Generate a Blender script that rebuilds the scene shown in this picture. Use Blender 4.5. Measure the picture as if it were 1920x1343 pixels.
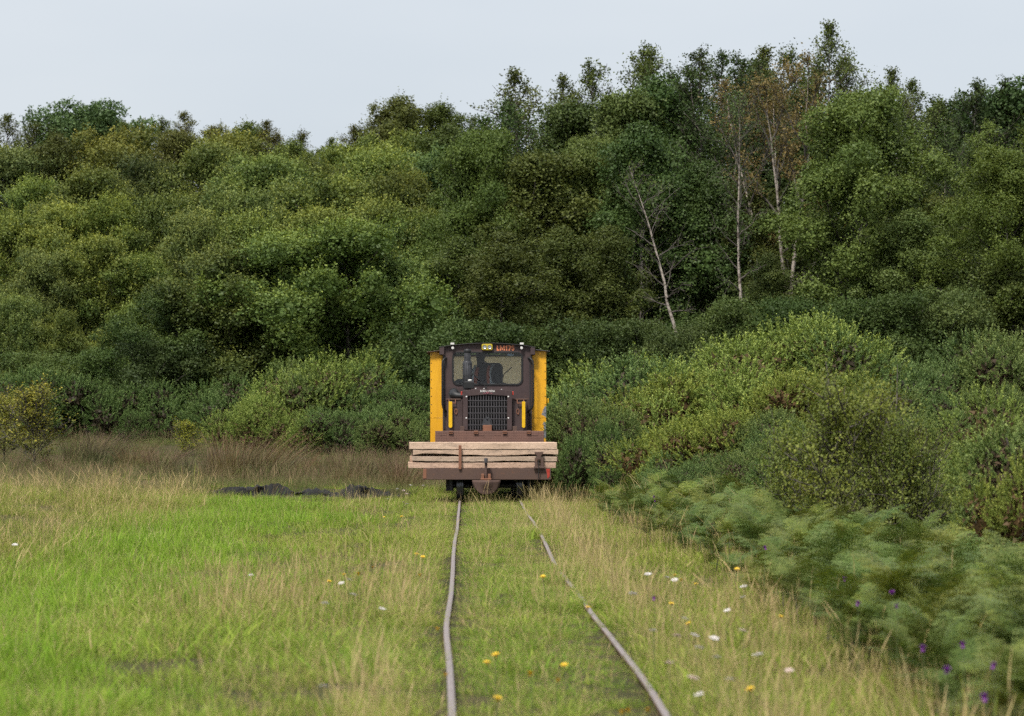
import bpy, bmesh, math, random
import numpy as np
from mathutils import Vector, Matrix, noise as mnoise

for _o in list(bpy.data.objects):
    bpy.data.objects.remove(_o, do_unlink=True)
scene = bpy.context.scene
COL = scene.collection
RNG = np.random.default_rng(7)
random.seed(7)

# ------------------------------------------------------------------ camera
FPX = 5333.0                      # 100 mm lens on a 36 mm frame, in pixels of the 1920 wide photograph
YAW = math.atan(92.0 / FPX)
PITCH = math.atan(105.5 / FPX)
CAM = Vector((-0.43, -45.0, 1.37))
cam_data = bpy.data.cameras.new('camera')
cam = bpy.data.objects.new('camera', cam_data)
COL.objects.link(cam)
cam.location = CAM
cam.rotation_euler = (math.pi / 2 + PITCH, 0, -YAW)
cam_data.lens = 100.0
cam_data.sensor_width = 36.0
cam_data.clip_start = 0.5
cam_data.clip_end = 6000.0
cam_data.dof.use_dof = True
cam_data.dof.focus_distance = 47.5
cam_data.dof.aperture_fstop = 4.0
scene.camera = cam

# ------------------------------------------------------------------ world, sun, exposure
SUN_ELEV = math.radians(59)
SUN_AZ = math.radians(208)        # clockwise from +Y (the way the camera looks)
world = bpy.data.worlds.new('World')
scene.world = world
world.use_nodes = True
wn = world.node_tree
wn.nodes.clear()
w_out = wn.nodes.new('ShaderNodeOutputWorld')
w_bg = wn.nodes.new('ShaderNodeBackground')
w_sky = wn.nodes.new('ShaderNodeTexSky')
w_sky.sky_type = 'NISHITA'
w_sky.sun_disc = False
w_sky.sun_elevation = SUN_ELEV
w_sky.sun_rotation = SUN_AZ
w_sky.dust_density = 2.5
w_tc = wn.nodes.new('ShaderNodeTexCoord')
w_map = wn.nodes.new('ShaderNodeMapping')
w_map.inputs['Scale'].default_value = (1.0, 1.0, 3.5)
w_noise = wn.nodes.new('ShaderNodeTexNoise')
w_noise.inputs['Scale'].default_value = 2.6
w_noise.inputs['Detail'].default_value = 4.0
w_noise.inputs['Roughness'].default_value = 0.45
w_ramp = wn.nodes.new('ShaderNodeValToRGB')
w_ramp.color_ramp.elements[0].position = 0.32
w_ramp.color_ramp.elements[1].position = 0.68
w_ramp.color_ramp.elements[0].color = (3.52, 3.84, 4.20, 1)
w_ramp.color_ramp.elements[1].color = (4.45, 4.62, 4.80, 1)
w_mix = wn.nodes.new('ShaderNodeMixRGB')
w_mix.inputs[0].default_value = 0.86      # cloud cover over the clear sky
wn.links.new(w_tc.outputs['Generated'], w_map.inputs['Vector'])
wn.links.new(w_map.outputs['Vector'], w_noise.inputs['Vector'])
wn.links.new(w_noise.outputs['Fac'], w_ramp.inputs['Fac'])
wn.links.new(w_sky.outputs['Color'], w_mix.inputs[1])
wn.links.new(w_ramp.outputs['Color'], w_mix.inputs[2])
wn.links.new(w_mix.outputs['Color'], w_bg.inputs['Color'])
w_bg.inputs['Strength'].default_value = 0.10
wn.links.new(w_bg.outputs['Background'], w_out.inputs['Surface'])

sun_data = bpy.data.lights.new('sun', 'SUN')
sun_data.energy = 2.7
sun_data.angle = math.radians(11)
sun_data.color = (1.0, 0.96, 0.88)
sun = bpy.data.objects.new('sun', sun_data)
COL.objects.link(sun)
_sd = Vector((math.sin(SUN_AZ) * math.cos(SUN_ELEV), math.cos(SUN_AZ) * math.cos(SUN_ELEV), math.sin(SUN_ELEV)))
sun.rotation_euler = _sd.to_track_quat('Z', 'Y').to_euler()
sun.location = _sd * 100

scene.view_settings.view_transform = 'Standard'
scene.view_settings.look = 'None'
scene.view_settings.gamma = 1.0
scene.view_settings.exposure = 0.86
scene.view_settings.use_curve_mapping = False
scene.render.engine = 'CYCLES'
cy = scene.cycles
cy.max_bounces = 5
cy.diffuse_bounces = 2
cy.use_adaptive_sampling = True
cy.adaptive_threshold = 0.03
cy.use_denoising = False
world.cycles.sampling_method = 'NONE'
cy.use_light_tree = False
cy.glossy_bounces = 3
cy.transmission_bounces = 4
cy.transparent_max_bounces = 8
cy.caustics_reflective = False
cy.caustics_refractive = False

# ------------------------------------------------------------------ helpers
_F = Vector((math.sin(YAW) * math.cos(PITCH), math.cos(YAW) * math.cos(PITCH), math.sin(PITCH)))
_R = Vector((math.cos(YAW), -math.sin(YAW), 0))
_U = _R.cross(_F)

def at(px, py, Y):
    """world point at depth Y seen at a pixel of the 1920 x 1343 photograph"""
    d = _F + _R * ((px - 960) / FPX) + _U * ((671.5 - py) / FPX)
    return CAM + d * ((Y - CAM.y) / d.y)

def on_level(px, py, z):
    d = _F + _R * ((px - 960) / FPX) + _U * ((671.5 - py) / FPX)
    return CAM + d * ((z - CAM.z) / d.z)

def smooth(a, b, x):
    t = np.clip((np.asarray(x, float) - a) / (b - a), 0, 1)
    return t * t * (3 - 2 * t)

def vnoise(x, y, s=1.0, seed=0):
    """cheap smooth value noise, vectorised, 0..1"""
    x = np.asarray(x, float) * s + 113.7 * seed
    y = np.asarray(y, float) * s - 57.3 * seed
    xi, yi = np.floor(x), np.floor(y)
    fx, fy = x - xi, y - yi
    fx = fx * fx * (3 - 2 * fx); fy = fy * fy * (3 - 2 * fy)
    def h(i, j):
        v = np.sin(i * 127.1 + j * 311.7) * 43758.5453
        return v - np.floor(v)
    return (h(xi, yi) * (1 - fx) + h(xi + 1, yi) * fx) * (1 - fy) + (h(xi, yi + 1) * (1 - fx) + h(xi + 1, yi + 1) * fx) * fy

def ditch_line(x):
    return 6.0 + 0.35 * np.sin(x * 1.3 + .5) + 0.2 * np.sin(x * 3.1)

def ground_z(x, y):
    x = np.asarray(x, float); y = np.asarray(y, float)
    z = -0.09 + 0.05 * (vnoise(x, y, .9, 1) - .5) + 0.07 * (vnoise(x, y, .3, 2) - .5) * smooth(.9, 2, np.abs(x))
    z = z + .045 * smooth(1.6, .7, np.abs(x))
    z = z + 0.16 * smooth(-4.6, -7.5, x) * smooth(-40, -20, y)
    z = z + (0.75 * smooth(1.5, 6.0, x) + 0.4 * smooth(5, 14, x)) * smooth(-17, -3, y)
    z = z + 0.55 * smooth(13, 33, y)
    z = z + 0.118 * np.clip(y - 42, 0, 110) + 0.6 * (vnoise(x, y, .06, 3) - .5) * smooth(45, 80, y)
    z = z - 0.02 * np.clip(y - 175, 0, 4000)
    dl = y - ditch_line(x)
    inside = smooth(-6.0, -5.0, x) * smooth(-1.0, -1.6, x)
    z = z - 0.30 * np.exp(-(dl / 0.55) ** 2) * inside
    z = z + 0.10 * smooth(.1, .8, dl) * smooth(3, 1, dl) * inside
    return z

def gz(x, y):
    return float(ground_z(x, y))

def new_mesh(name, V, F, attrs=None, smooth_shade=False):
    """mesh from numpy arrays: F is (n,3) or (n,4) or a list of such arrays"""
    Fs = F if isinstance(F, list) else [F]
    Fs = [np.asarray(f, np.int32) for f in Fs if len(f)]
    me = bpy.data.meshes.new(name)
    V = np.asarray(V, np.float32)
    me.vertices.add(len(V))
    me.vertices.foreach_set('co', V.ravel())
    loops = np.concatenate([f.ravel() for f in Fs])
    tot = np.concatenate([np.full(len(f), f.shape[1], np.int32) for f in Fs])
    start = np.concatenate([[0], np.cumsum(tot)[:-1]]).astype(np.int32)
    me.loops.add(len(loops))
    me.loops.foreach_set('vertex_index', loops)
    me.polygons.add(len(tot))
    me.polygons.foreach_set('loop_start', start)
    me.polygons.foreach_set('loop_total', tot)
    if smooth_shade:
        me.polygons.foreach_set('use_smooth', np.ones(len(tot), bool))
    for k, v in (attrs or {}).items():
        a = me.attributes.new(k, 'FLOAT', 'POINT')
        a.data.foreach_set('value', np.asarray(v, np.float32))
    me.update(calc_edges=True)
    me.validate()
    return me

def link(name, data, mat=None, parent=None):
    o = bpy.data.objects.new(name, data)
    COL.objects.link(o)
    if mat is not None and data is not None and len(data.materials) == 0:
        data.materials.append(mat)
    if parent is not None:
        o.parent = parent
    return o

def tag(o, label=None, cat=None, group=None, kind=None):
    if label: o['label'] = label
    if cat: o['category'] = cat
    if group: o['group'] = group
    if kind: o['kind'] = kind
    return o

def thing(name, label, cat, loc=(0, 0, 0), rz=0.0, group=None):
    o = link(name, None)
    o.empty_display_size = .2
    o.location = loc
    o.rotation_euler = (0, 0, rz)
    return tag(o, label, cat, group)

ORD = ['first', 'second', 'third', 'fourth', 'fifth', 'sixth', 'seventh', 'eighth', 'ninth', 'tenth', 'eleventh', 'twelfth',
       'thirteenth', 'fourteenth', 'fifteenth', 'sixteenth', 'seventeenth', 'eighteenth', 'nineteenth', 'twentieth']
ORD += ['twenty-' + o for o in ORD[:9]] + ['thirtieth'] + ['thirty-' + o for o in ORD[:9]] + ['fortieth'] + ['forty-' + o for o in ORD[:9]] + ['fiftieth'] + ['fifty-' + o for o in ORD[:9]]

class MB:
    """collects simple shapes into one mesh"""
    def __init__(self):
        self.v = []; self.f = []
    def add(self, vs, fs):
        n = len(self.v)
        self.v += [tuple(p) for p in vs]
        self.f += [tuple(i + n for i in q) for q in fs]
        return self
    def box(self, x0, x1, y0, y1, z0, z1):
        return self.add([(x0, y0, z0), (x1, y0, z0), (x1, y1, z0), (x0, y1, z0), (x0, y0, z1), (x1, y0, z1), (x1, y1, z1), (x0, y1, z1)],
                        [(0, 3, 2, 1), (4, 5, 6, 7), (0, 1, 5, 4), (1, 2, 6, 5), (2, 3, 7, 6), (3, 0, 4, 7)])
    def prism(self, poly, y0, y1):
        """poly: (x,z) points, extruded along y"""
        n = len(poly)
        vs = [(p[0], y0, p[1]) for p in poly] + [(p[0], y1, p[1]) for p in poly]
        fs = [tuple(range(n)), tuple(range(2 * n - 1, n - 1, -1))]
        fs += [(i, i + n, (i + 1) % n + n, (i + 1) % n) for i in range(n)]
        return self.add(vs, fs)
    def tube(self, pts, r, n=8, caps=True):
        pts = [Vector(p) for p in pts]
        rs = r if isinstance(r, (list, tuple)) else [r] * len(pts)
        vs = []; fs = []
        up = None
        for i, p in enumerate(pts):
            t = (pts[min(i + 1, len(pts) - 1)] - pts[max(i - 1, 0)])
            t = t.normalized() if t.length > 1e-9 else Vector((0, 0, 1))
            if up is None:
                up = Vector((0, 0, 1)) if abs(t.z) < .9 else Vector((0, 1, 0))
            a = t.cross(up).normalized(); b = t.cross(a).normalized(); up = -b if b.length else up
            for k in range(n):
                q = 2 * math.pi * k / n
                vs.append(p + a * (math.cos(q) * rs[i]) + b * (math.sin(q) * rs[i]))
        for i in range(len(pts) - 1):
            for k in range(n):
                fs.append((i * n + k, i * n + (k + 1) % n, (i + 1) * n + (k + 1) % n, (i + 1) * n + k))
        if caps:
            fs.append(tuple(range(n - 1, -1, -1)))
            fs.append(tuple(range((len(pts) - 1) * n, len(pts) * n)))
        return self.add(vs, fs)
    def lathe(self, c, prof, axis='z', n=20):
        """prof: (radius, height) pairs; closed at both ends"""
        vs = []; fs = []
        for r, h in prof:
            for k in range(n):
                q = 2 * math.pi * k / n
                a, b = math.cos(q) * r, math.sin(q) * r
                vs.append({'z': (c[0] + a, c[1] + b, c[2] + h), 'y': (c[0] + a, c[1] + h, c[2] + b), 'x': (c[0] + h, c[1] + a, c[2] + b)}[axis])
        m = len(prof)
        for i in range(m - 1):
            for k in range(n):
                fs.append((i * n + k, i * n + (k + 1) % n, (i + 1) * n + (k + 1) % n, (i + 1) * n + k))
        fs.append(tuple(range(n - 1, -1, -1))); fs.append(tuple(range((m - 1) * n, m * n)))
        return self.add(vs, fs)
    def build(self, name, mat, parent=None, bevel=0.0, smooth_angle=None, loc=(0, 0, 0)):
        me = bpy.data.meshes.new(name)
        me.from_pydata(self.v, [], self.f)
        bm = bmesh.new(); bm.from_mesh(me)
        bmesh.ops.recalc_face_normals(bm, faces=bm.faces)
        bm.to_mesh(me); bm.free()
        o = link(name, me, mat, parent)
        o.location = loc
        if smooth_angle:
            for p in me.polygons: p.use_smooth = True
            try:
                me.set_sharp_from_angle(angle=math.radians(smooth_angle))
            except Exception:
                pass
        if bevel:
            b = o.modifiers.new('bevel', 'BEVEL')
            b.width = bevel; b.segments = 2; b.limit_method = 'ANGLE'; b.angle_limit = math.radians(40)
        return o

# ------------------------------------------------------------------ materials
def mat_new(name):
    m = bpy.data.materials.new(name)
    m.use_nodes = True
    nt = m.node_tree
    return m, nt, nt.nodes['Principled BSDF'], nt.nodes['Material Output']

def N(nt, typ, **kw):
    n = nt.nodes.new(typ)
    for k, v in kw.items():
        if hasattr(n, k) and k not in ('Scale', 'Detail'):
            setattr(n, k, v)
        else:
            n.inputs[k].default_value = v
    return n

def ramp(nt, src, stops):
    r = nt.nodes.new('ShaderNodeValToRGB')
    e = r.color_ramp.elements
    while len(e) < len(stops): e.new(.5)
    for i, (p, c) in enumerate(stops):
        e[i].position = p
        e[i].color = (*c, 1) if len(c) == 3 else c
    nt.links.new(src, r.inputs['Fac'])
    return r.outputs['Color']

def noise_node(nt, scale, detail=4, rough=.55, vec=None, coord='Object', stretch=None):
    tc = nt.nodes.new('ShaderNodeTexCoord')
    v = tc.outputs[coord] if vec is None else vec
    if stretch:
        mp = nt.nodes.new('ShaderNodeMapping')
        mp.inputs['Scale'].default_value = stretch
        nt.links.new(v, mp.inputs['Vector']); v = mp.outputs['Vector']
    n = nt.nodes.new('ShaderNodeTexNoise')
    n.inputs['Scale'].default_value = scale
    n.inputs['Detail'].default_value = detail
    n.inputs['Roughness'].default_value = rough
    nt.links.new(v, n.inputs['Vector'])
    return n.outputs['Fac']

def mix(nt, fac, a, b, mode='MIX'):
    m = nt.nodes.new('ShaderNodeMixRGB')
    m.blend_type = mode
    for i, s in ((0, fac), (1, a), (2, b)):
        if hasattr(s, 'links') or hasattr(s, 'is_linked'):
            nt.links.new(s, m.inputs[i])
        elif i == 0:
            m.inputs[0].default_value = s
        else:
            m.inputs[i].default_value = (*s, 1)
    return m.outputs['Color']

def bump(nt, bsdf, h, strength=.3, dist=.01):
    b = nt.nodes.new('ShaderNodeBump')
    b.inputs['Strength'].default_value = strength
    b.inputs['Distance'].default_value = dist
    nt.links.new(h, b.inputs['Height'])
    nt.links.new(b.outputs['Normal'], bsdf.inputs['Normal'])

def leaf_mat(name, dark, light, trans=.28, rough=.5, spec=.18, tip=None, instancer=False):
    """foliage: per leaf 'tint', object colour as the tree's own hue"""
    m, nt, b, out = mat_new(name)
    a = N(nt, 'ShaderNodeAttribute', attribute_name='tint')
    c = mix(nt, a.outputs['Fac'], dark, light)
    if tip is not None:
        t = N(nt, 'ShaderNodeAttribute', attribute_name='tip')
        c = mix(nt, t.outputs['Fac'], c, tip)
    oi = nt.nodes.new('ShaderNodeObjectInfo')
    c = mix(nt, 1.0, c, oi.outputs['Color'], 'MULTIPLY')
    nt.links.new(c, b.inputs['Base Color'])
    b.inputs['Roughness'].default_value = rough
    b.inputs['Specular IOR Level'].default_value = spec
    tr = nt.nodes.new('ShaderNodeBsdfTranslucent')
    hs = nt.nodes.new('ShaderNodeHueSaturation')
    hs.inputs['Hue'].default_value = .487
    hs.inputs['Saturation'].default_value = 1.12
    hs.inputs['Value'].default_value = 1.35
    nt.links.new(c, hs.inputs['Color'])
    nt.links.new(hs.outputs['Color'], tr.inputs['Color'])
    mx = nt.nodes.new('ShaderNodeMixShader')
    mx.inputs[0].default_value = trans
    nt.links.new(b.outputs[0], mx.inputs[1]); nt.links.new(tr.outputs[0], mx.inputs[2])
    nt.links.new(mx.outputs[0], out.inputs['Surface'])
    return m

def grass_mat(name, greens, straw, trans=.3):
    """grass: per blade 'dry' (mesh), per tuft 'tint' (instance)"""
    m, nt, b, out = mat_new(name)
    i = N(nt, 'ShaderNodeAttribute', attribute_name='tint', attribute_type='INSTANCER')
    t = N(nt, 'ShaderNodeAttribute', attribute_name='var')
    d = N(nt, 'ShaderNodeAttribute', attribute_name='dry')
    c = mix(nt, i.outputs['Fac'], greens[0], greens[1])
    c = mix(nt, t.outputs['Fac'], c, greens[2])
    s = mix(nt, t.outputs['Fac'], straw[0], straw[1])
    c = mix(nt, d.outputs['Fac'], c, s)
    nt.links.new(c, b.inputs['Base Color'])
    b.inputs['Roughness'].default_value = .6
    b.inputs['Specular IOR Level'].default_value = .08
    tr = nt.nodes.new('ShaderNodeBsdfTranslucent')
    nt.links.new(c, tr.inputs['Color'])
    mx = nt.nodes.new('ShaderNodeMixShader')
    mx.inputs[0].default_value = trans
    nt.links.new(b.outputs[0], mx.inputs[1]); nt.links.new(tr.outputs[0], mx.inputs[2])
    nt.links.new(mx.outputs[0], out.inputs['Surface'])
    return m

def bark_mat(name, base, mark, scale=6):
    m, nt, b, out = mat_new(name)
    f = noise_node(nt, scale, 6, .65, stretch=(1, 1, 2.5))
    c = ramp(nt, f, [(.40, mark), (.52, base)])
    nt.links.new(c, b.inputs['Base Color'])
    b.inputs['Roughness'].default_value = .85
    return m

def paint_mat(name, base, dirt, rust=None, rust_at=.66, rough=.45, scale=3.0, metallic=0.0, bump_s=.12):
    m, nt, b, out = mat_new(name)
    f1 = noise_node(nt, scale, 6, .6)
    c = ramp(nt, f1, [(.35, base), (.75, dirt)])
    f2 = noise_node(nt, scale * 9, 4, .6)
    c = mix(nt, mixval(nt, f2, .45, .6, .25), c, dirt)
    if rust is not None:
        f3 = noise_node(nt, scale * 2.3, 8, .7)
        c = mix(nt, mixval(nt, f3, rust_at, rust_at + .05, 1.0), c, rust)
    nt.links.new(c, b.inputs['Base Color'])
    r = ramp(nt, f1, [(.3, (rough,) * 3), (.8, (min(1, rough + .25),) * 3)])
    nt.links.new(r, b.inputs['Roughness'])
    b.inputs['Metallic'].default_value = metallic
    bump(nt, b, f2, bump_s, .004)
    return m

def mixval(nt, src, lo, hi, top):
    mr = nt.nodes.new('ShaderNodeMapRange')
    mr.inputs['From Min'].default_value = lo
    mr.inputs['From Max'].default_value = hi
    mr.inputs['To Max'].default_value = top
    nt.links.new(src, mr.inputs['Value'])
    return mr.outputs['Result']

def plain_mat(name, col, rough=.5, metallic=0.0, emit=None):
    m, nt, b, out = mat_new(name)
    f = noise_node(nt, 14, 4)
    c = ramp(nt, f, [(.3, tuple(x * .82 for x in col)), (.7, col)])
    nt.links.new(c, b.inputs['Base Color'])
    b.inputs['Roughness'].default_value = rough
    b.inputs['Metallic'].default_value = metallic
    return m

M = {}
M['leaf'] = leaf_mat('leaf', (.060, .092, .025), (.140, .178, .050), trans=.22)
M['leaf_tip'] = leaf_mat('leaf_with_tips', (.060, .094, .026), (.130, .175, .048), trans=.22, tip=(.33, .37, .085))
M['gorse'] = leaf_mat('gorse_needles', (.095, .142, .040), (.175, .230, .068), trans=.2, tip=(.38, .44, .14), spec=.12)
M['gorse_dead'] = leaf_mat('gorse_dead', (.040, .030, .020), (.085, .058, .036), trans=.1, spec=.1)
M['bracken'] = leaf_mat('bracken', (.056, .092, .021), (.115, .160, .038), trans=.18, tip=(.20, .225, .062))
M['rush'] = leaf_mat('rush', (.085, .12, .035), (.13, .16, .05), trans=.1, tip=(.17, .105, .085), spec=.1)
M['bark'] = bark_mat('grey_bark', (.13, .11, .085), (.06, .05, .04))
M['twig_bark'] = bark_mat('twig_bark', (.10, .085, .07), (.05, .04, .035))
M['birch_bark'] = bark_mat('birch_bark', (.42, .36, .31), (.13, .10, .08), 4)
M['grass_lawn'] = grass_mat('lawn_grass', [(.13, .28, .020), (.22, .37, .034), (.30, .42, .055)], [(.44, .38, .16), (.56, .47, .26)], .33)
M['grass_meadow'] = grass_mat('meadow_grass', [(.11, .25, .022), (.26, .31, .045), (.31, .38, .060)], [(.50, .37, .16), (.64, .49, .27)], .3)
M['grass_bog'] = grass_mat('bog_grass', [(.075, .13, .030), (.13, .17, .045), (.18, .20, .065)], [(.20, .125, .085), (.32, .22, .14)], .22)
M['grass_rough'] = grass_mat('rough_grass', [(.11, .21, .024), (.24, .28, .048), (.30, .33, .06)], [(.48, .33, .16), (.64, .47, .27)], .28)

# ------------------------------------------------------------------ the ground
def make_ground():
    xs = np.unique(np.concatenate([np.linspace(-9, 9, 121), np.linspace(-60, 60, 81), np.linspace(-3000, 3000, 31)]).round(4))
    ys = np.unique(np.concatenate([np.linspace(-60, 8, 103), np.linspace(8, 15, 43), np.linspace(15, 60, 46), np.linspace(60, 200, 36), np.linspace(200, 4000, 20), [-200, -1000]]).round(4))
    X, Y = np.meshgrid(xs, ys)
    Z = ground_z(X, Y)
    V = np.stack([X, Y, Z], -1).reshape(-1, 3)
    nx, ny = len(xs), len(ys)
    i = np.arange(nx - 1)[None, :] + nx * np.arange(ny - 1)[:, None]
    F = np.stack([i, i + 1, i + 1 + nx, i + nx], -1).reshape(-1, 4)
    dl = Y - ditch_line(X)
    peat = np.exp(-((dl - .1) / .62) ** 2) * smooth(-5.8, -4.9, X) * smooth(-1.0, -1.5, X)
    peat = np.maximum(peat, .75 * smooth(.5, .7, vnoise(X, Y, .55, 9)) * smooth(10, 12, Y) * smooth(26, 16, Y) * smooth(0, -2, X))
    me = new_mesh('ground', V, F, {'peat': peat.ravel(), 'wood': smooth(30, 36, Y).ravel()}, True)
    m, nt, b, out = mat_new('ground_soil')
    f = noise_node(nt, .35, 6, .6)
    f2 = noise_node(nt, 9, 6, .65)
    c = ramp(nt, f, [(.3, (.040, .050, .018)), (.5, (.055, .052, .024)), (.7, (.035, .048, .016))])
    c = mix(nt, mixval(nt, f2, .4, .7, .8), c, (.085, .068, .038))
    p = N(nt, 'ShaderNodeAttribute', attribute_name='peat')
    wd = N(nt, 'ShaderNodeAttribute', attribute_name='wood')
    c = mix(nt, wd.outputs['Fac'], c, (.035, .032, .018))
    c = mix(nt, mixval(nt, p.outputs['Fac'], .35, .55, 1.0), c, (.007, .006, .0055))
    nt.links.new(c, b.inputs['Base Color'])
    b.inputs['Roughness'].default_value = 1.0
    b.inputs['Specular IOR Level'].default_value = .1
    bump(nt, b, f2, .8, .06)
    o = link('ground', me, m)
    tag(o, 'grassy and peaty ground rising to the wooded hillside', None, None, 'structure')
make_ground()

# black cut edge of the peat on the far side of the ditch
def make_peat_bank(name, x0, x1, label, dy=0.0, h=.15):
    n = int((x1 - x0) * 60) + 2
    xs = np.linspace(x0, x1, n)
    prof = [(-.30, -.12), (-.16, .02), (-.08, .10), (-.02, .55), (.05, .9), (.16, 1.0), (.42, .72), (.7, .2)]
    V = []
    end = np.minimum(1, np.minimum(xs - x0, x1 - xs) / .35)
    for k, (py_, pz) in enumerate(prof):
        wob = (vnoise(xs, k * 3.1, 4.0, 21) - .5) * .26 + (vnoise(xs, k * 1.7, 11.0, 22) - .5) * .10
        yy = ditch_line(xs) + .25 + dy + py_ + wob * .8
        hh = h * (.15 + 1.1 * vnoise(xs, 0, 2.6, 23) + .5 * vnoise(xs, 0, 8.0, 24)) * end
        zz = -.12 + np.maximum(pz, 0) * (hh + .03) + (.07 * (vnoise(xs * 1.0, k * 2.3, 12.0, 27) - .5) + .05 * (vnoise(xs * 1.0, k * 5.3, 29.0, 28) - .5)) * (pz > 0) + (pz < 0) * -.05 + wob * .12
        V.append(np.stack([xs, yy, zz], -1))
    V = np.stack(V, 0)
    m_ = len(prof)
    idx = np.arange(m_ * n).reshape(m_, n)
    F = np.stack([idx[:-1, :-1], idx[:-1, 1:], idx[1:, 1:], idx[1:, :-1]], -1).reshape(-1, 4)
    me = new_mesh(name, V.reshape(-1, 3), F)
    if 'peat' not in M:
        m, nt, b, out = mat_new('black_peat')
        f = noise_node(nt, 14, 8, .7)
        c = ramp(nt, f, [(.3, (.004, .0035, .0035)), (.6, (.008, .007, .006)), (.8, (.022, .017, .013))])
        nt.links.new(c, b.inputs['Base Color'])
        b.inputs['Roughness'].default_value = .8
        bump(nt, b, f, 1.0, .05)
        M['peat'] = m
    o = link(name, me, M['peat'])
    tag(o, label, None, None, 'structure')
make_peat_bank('peat_bank', -5.0, -2.5, 'long black cut edge of bare peat beyond the bright green grass')
make_peat_bank('peat_bank', -2.85, -1.55, 'short black peat edge nearer to the locomotive', -.45, .15)
make_peat_bank('peat_bank', -3.9, -3.2, 'small bare black peat patch among the rushes', 2.6, .10)

# ------------------------------------------------------------------ rails
def rail_path(pix, y_end):
    pts = [on_level(px, py, 0.0) for px, py in pix]
    ys = np.array([p.y for p in pts]); xs = np.array([p.x for p in pts])
    o = np.argsort(ys); ys = ys[o]; xs = xs[o]
    Y = np.arange(-36.0, 4.0, .35)
    X = np.interp(Y, ys, xs)
    k = np.array([1, 2, 3, 2, 1.]); k /= k.sum()
    X = np.convolve(np.pad(X, 2, mode='edge'), k, 'valid')
    side = np.sign(xs.mean())
    X = np.where(Y > -1.5, side * .480 + (X - side * .48) * np.clip((-Y) / 1.5, 0, 1), X)
    Y = np.concatenate([Y, np.arange(4.0, y_end, 1.0)]); X = np.concatenate([X, np.full(len(Y) - len(X), side * .480)])
    return X, Y
PIX_L = [(849, 1400), (848, 1343), (845, 1280), (842, 1235), (837, 1190), (837, 1165), (842, 1138), (846, 1110), (849, 1070), (850, 1040), (853, 1010), (857, 995), (859, 970), (861, 950), (862, 938)]
PIX_R = [(1290, 1400), (1250, 1343), (1218, 1290), (1178, 1235), (1140, 1185), (1110, 1150), (1084, 1110), (1058, 1080), (1038, 1052), (1026, 1025), (1016, 1005), (1001, 980), (990, 965), (981, 950), (975, 938)]
RAIL_L = rail_path(PIX_L, 30.0)
RAIL_R = rail_path(PIX_R, 30.0)
m, nt, b, out = mat_new('rusty_rail')
f = noise_node(nt, 22, 6, .65)
geo = nt.nodes.new('ShaderNodeNewGeometry')
sx = nt.nodes.new('ShaderNodeSeparateXYZ')
nt.links.new(geo.outputs['Normal'], sx.inputs[0])
cr = ramp(nt, f, [(.3, (.10, .05, .035)), (.7, (.20, .11, .08))])
cw = ramp(nt, f, [(.3, (.24, .19, .17)), (.55, (.32, .27, .26)), (.8, (.17, .11, .085))])
c = mix(nt, mixval(nt, sx.outputs['Z'], .5, .85, 1.0), cr, cw)      # the running surface is worn bright
nt.links.new(c, b.inputs['Base Color'])
b.inputs['Roughness'].default_value = .5
b.inputs['Metallic'].default_value = .35
M['rail'] = m
def make_rail(path, label):
    prof = [(-.040, -.085), (.040, -.085), (.040, -.077), (.008, -.070), (.007, -.030), (.018, -.022), (.019, -.004), (.015, 0.0), (-.015, 0.0), (-.019, -.004), (-.018, -.022), (-.007, -.030), (-.008, -.070), (-.040, -.077)]
    X, Y = path
    n = len(prof)
    rz = (vnoise(Y, 0, .35, 31) - .5) * .02
    rz = rz * np.clip(-Y / 3, 0, 1)
    V = np.array([[(X[i] + p[0], Y[i], p[1] + rz[i]) for p in prof] for i in range(len(X))])
    idx = np.arange(len(X) * n).reshape(len(X), n)
    a = idx[:-1]; bb = idx[1:]
    F = np.stack([a, np.roll(a, -1, 1), np.roll(bb, -1, 1), bb], -1).reshape(-1, 4)
    o = link('rail', new_mesh('rail', V.reshape(-1, 3), F), M['rail'])
    tag(o, label, 'rail', 'rails of the narrow gauge track')
make_rail(RAIL_L, 'worn steel rail seen along its whole length, lower centre')
make_rail(RAIL_R, 'worn steel rail half buried in grass, nearer the bracken')

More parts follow.
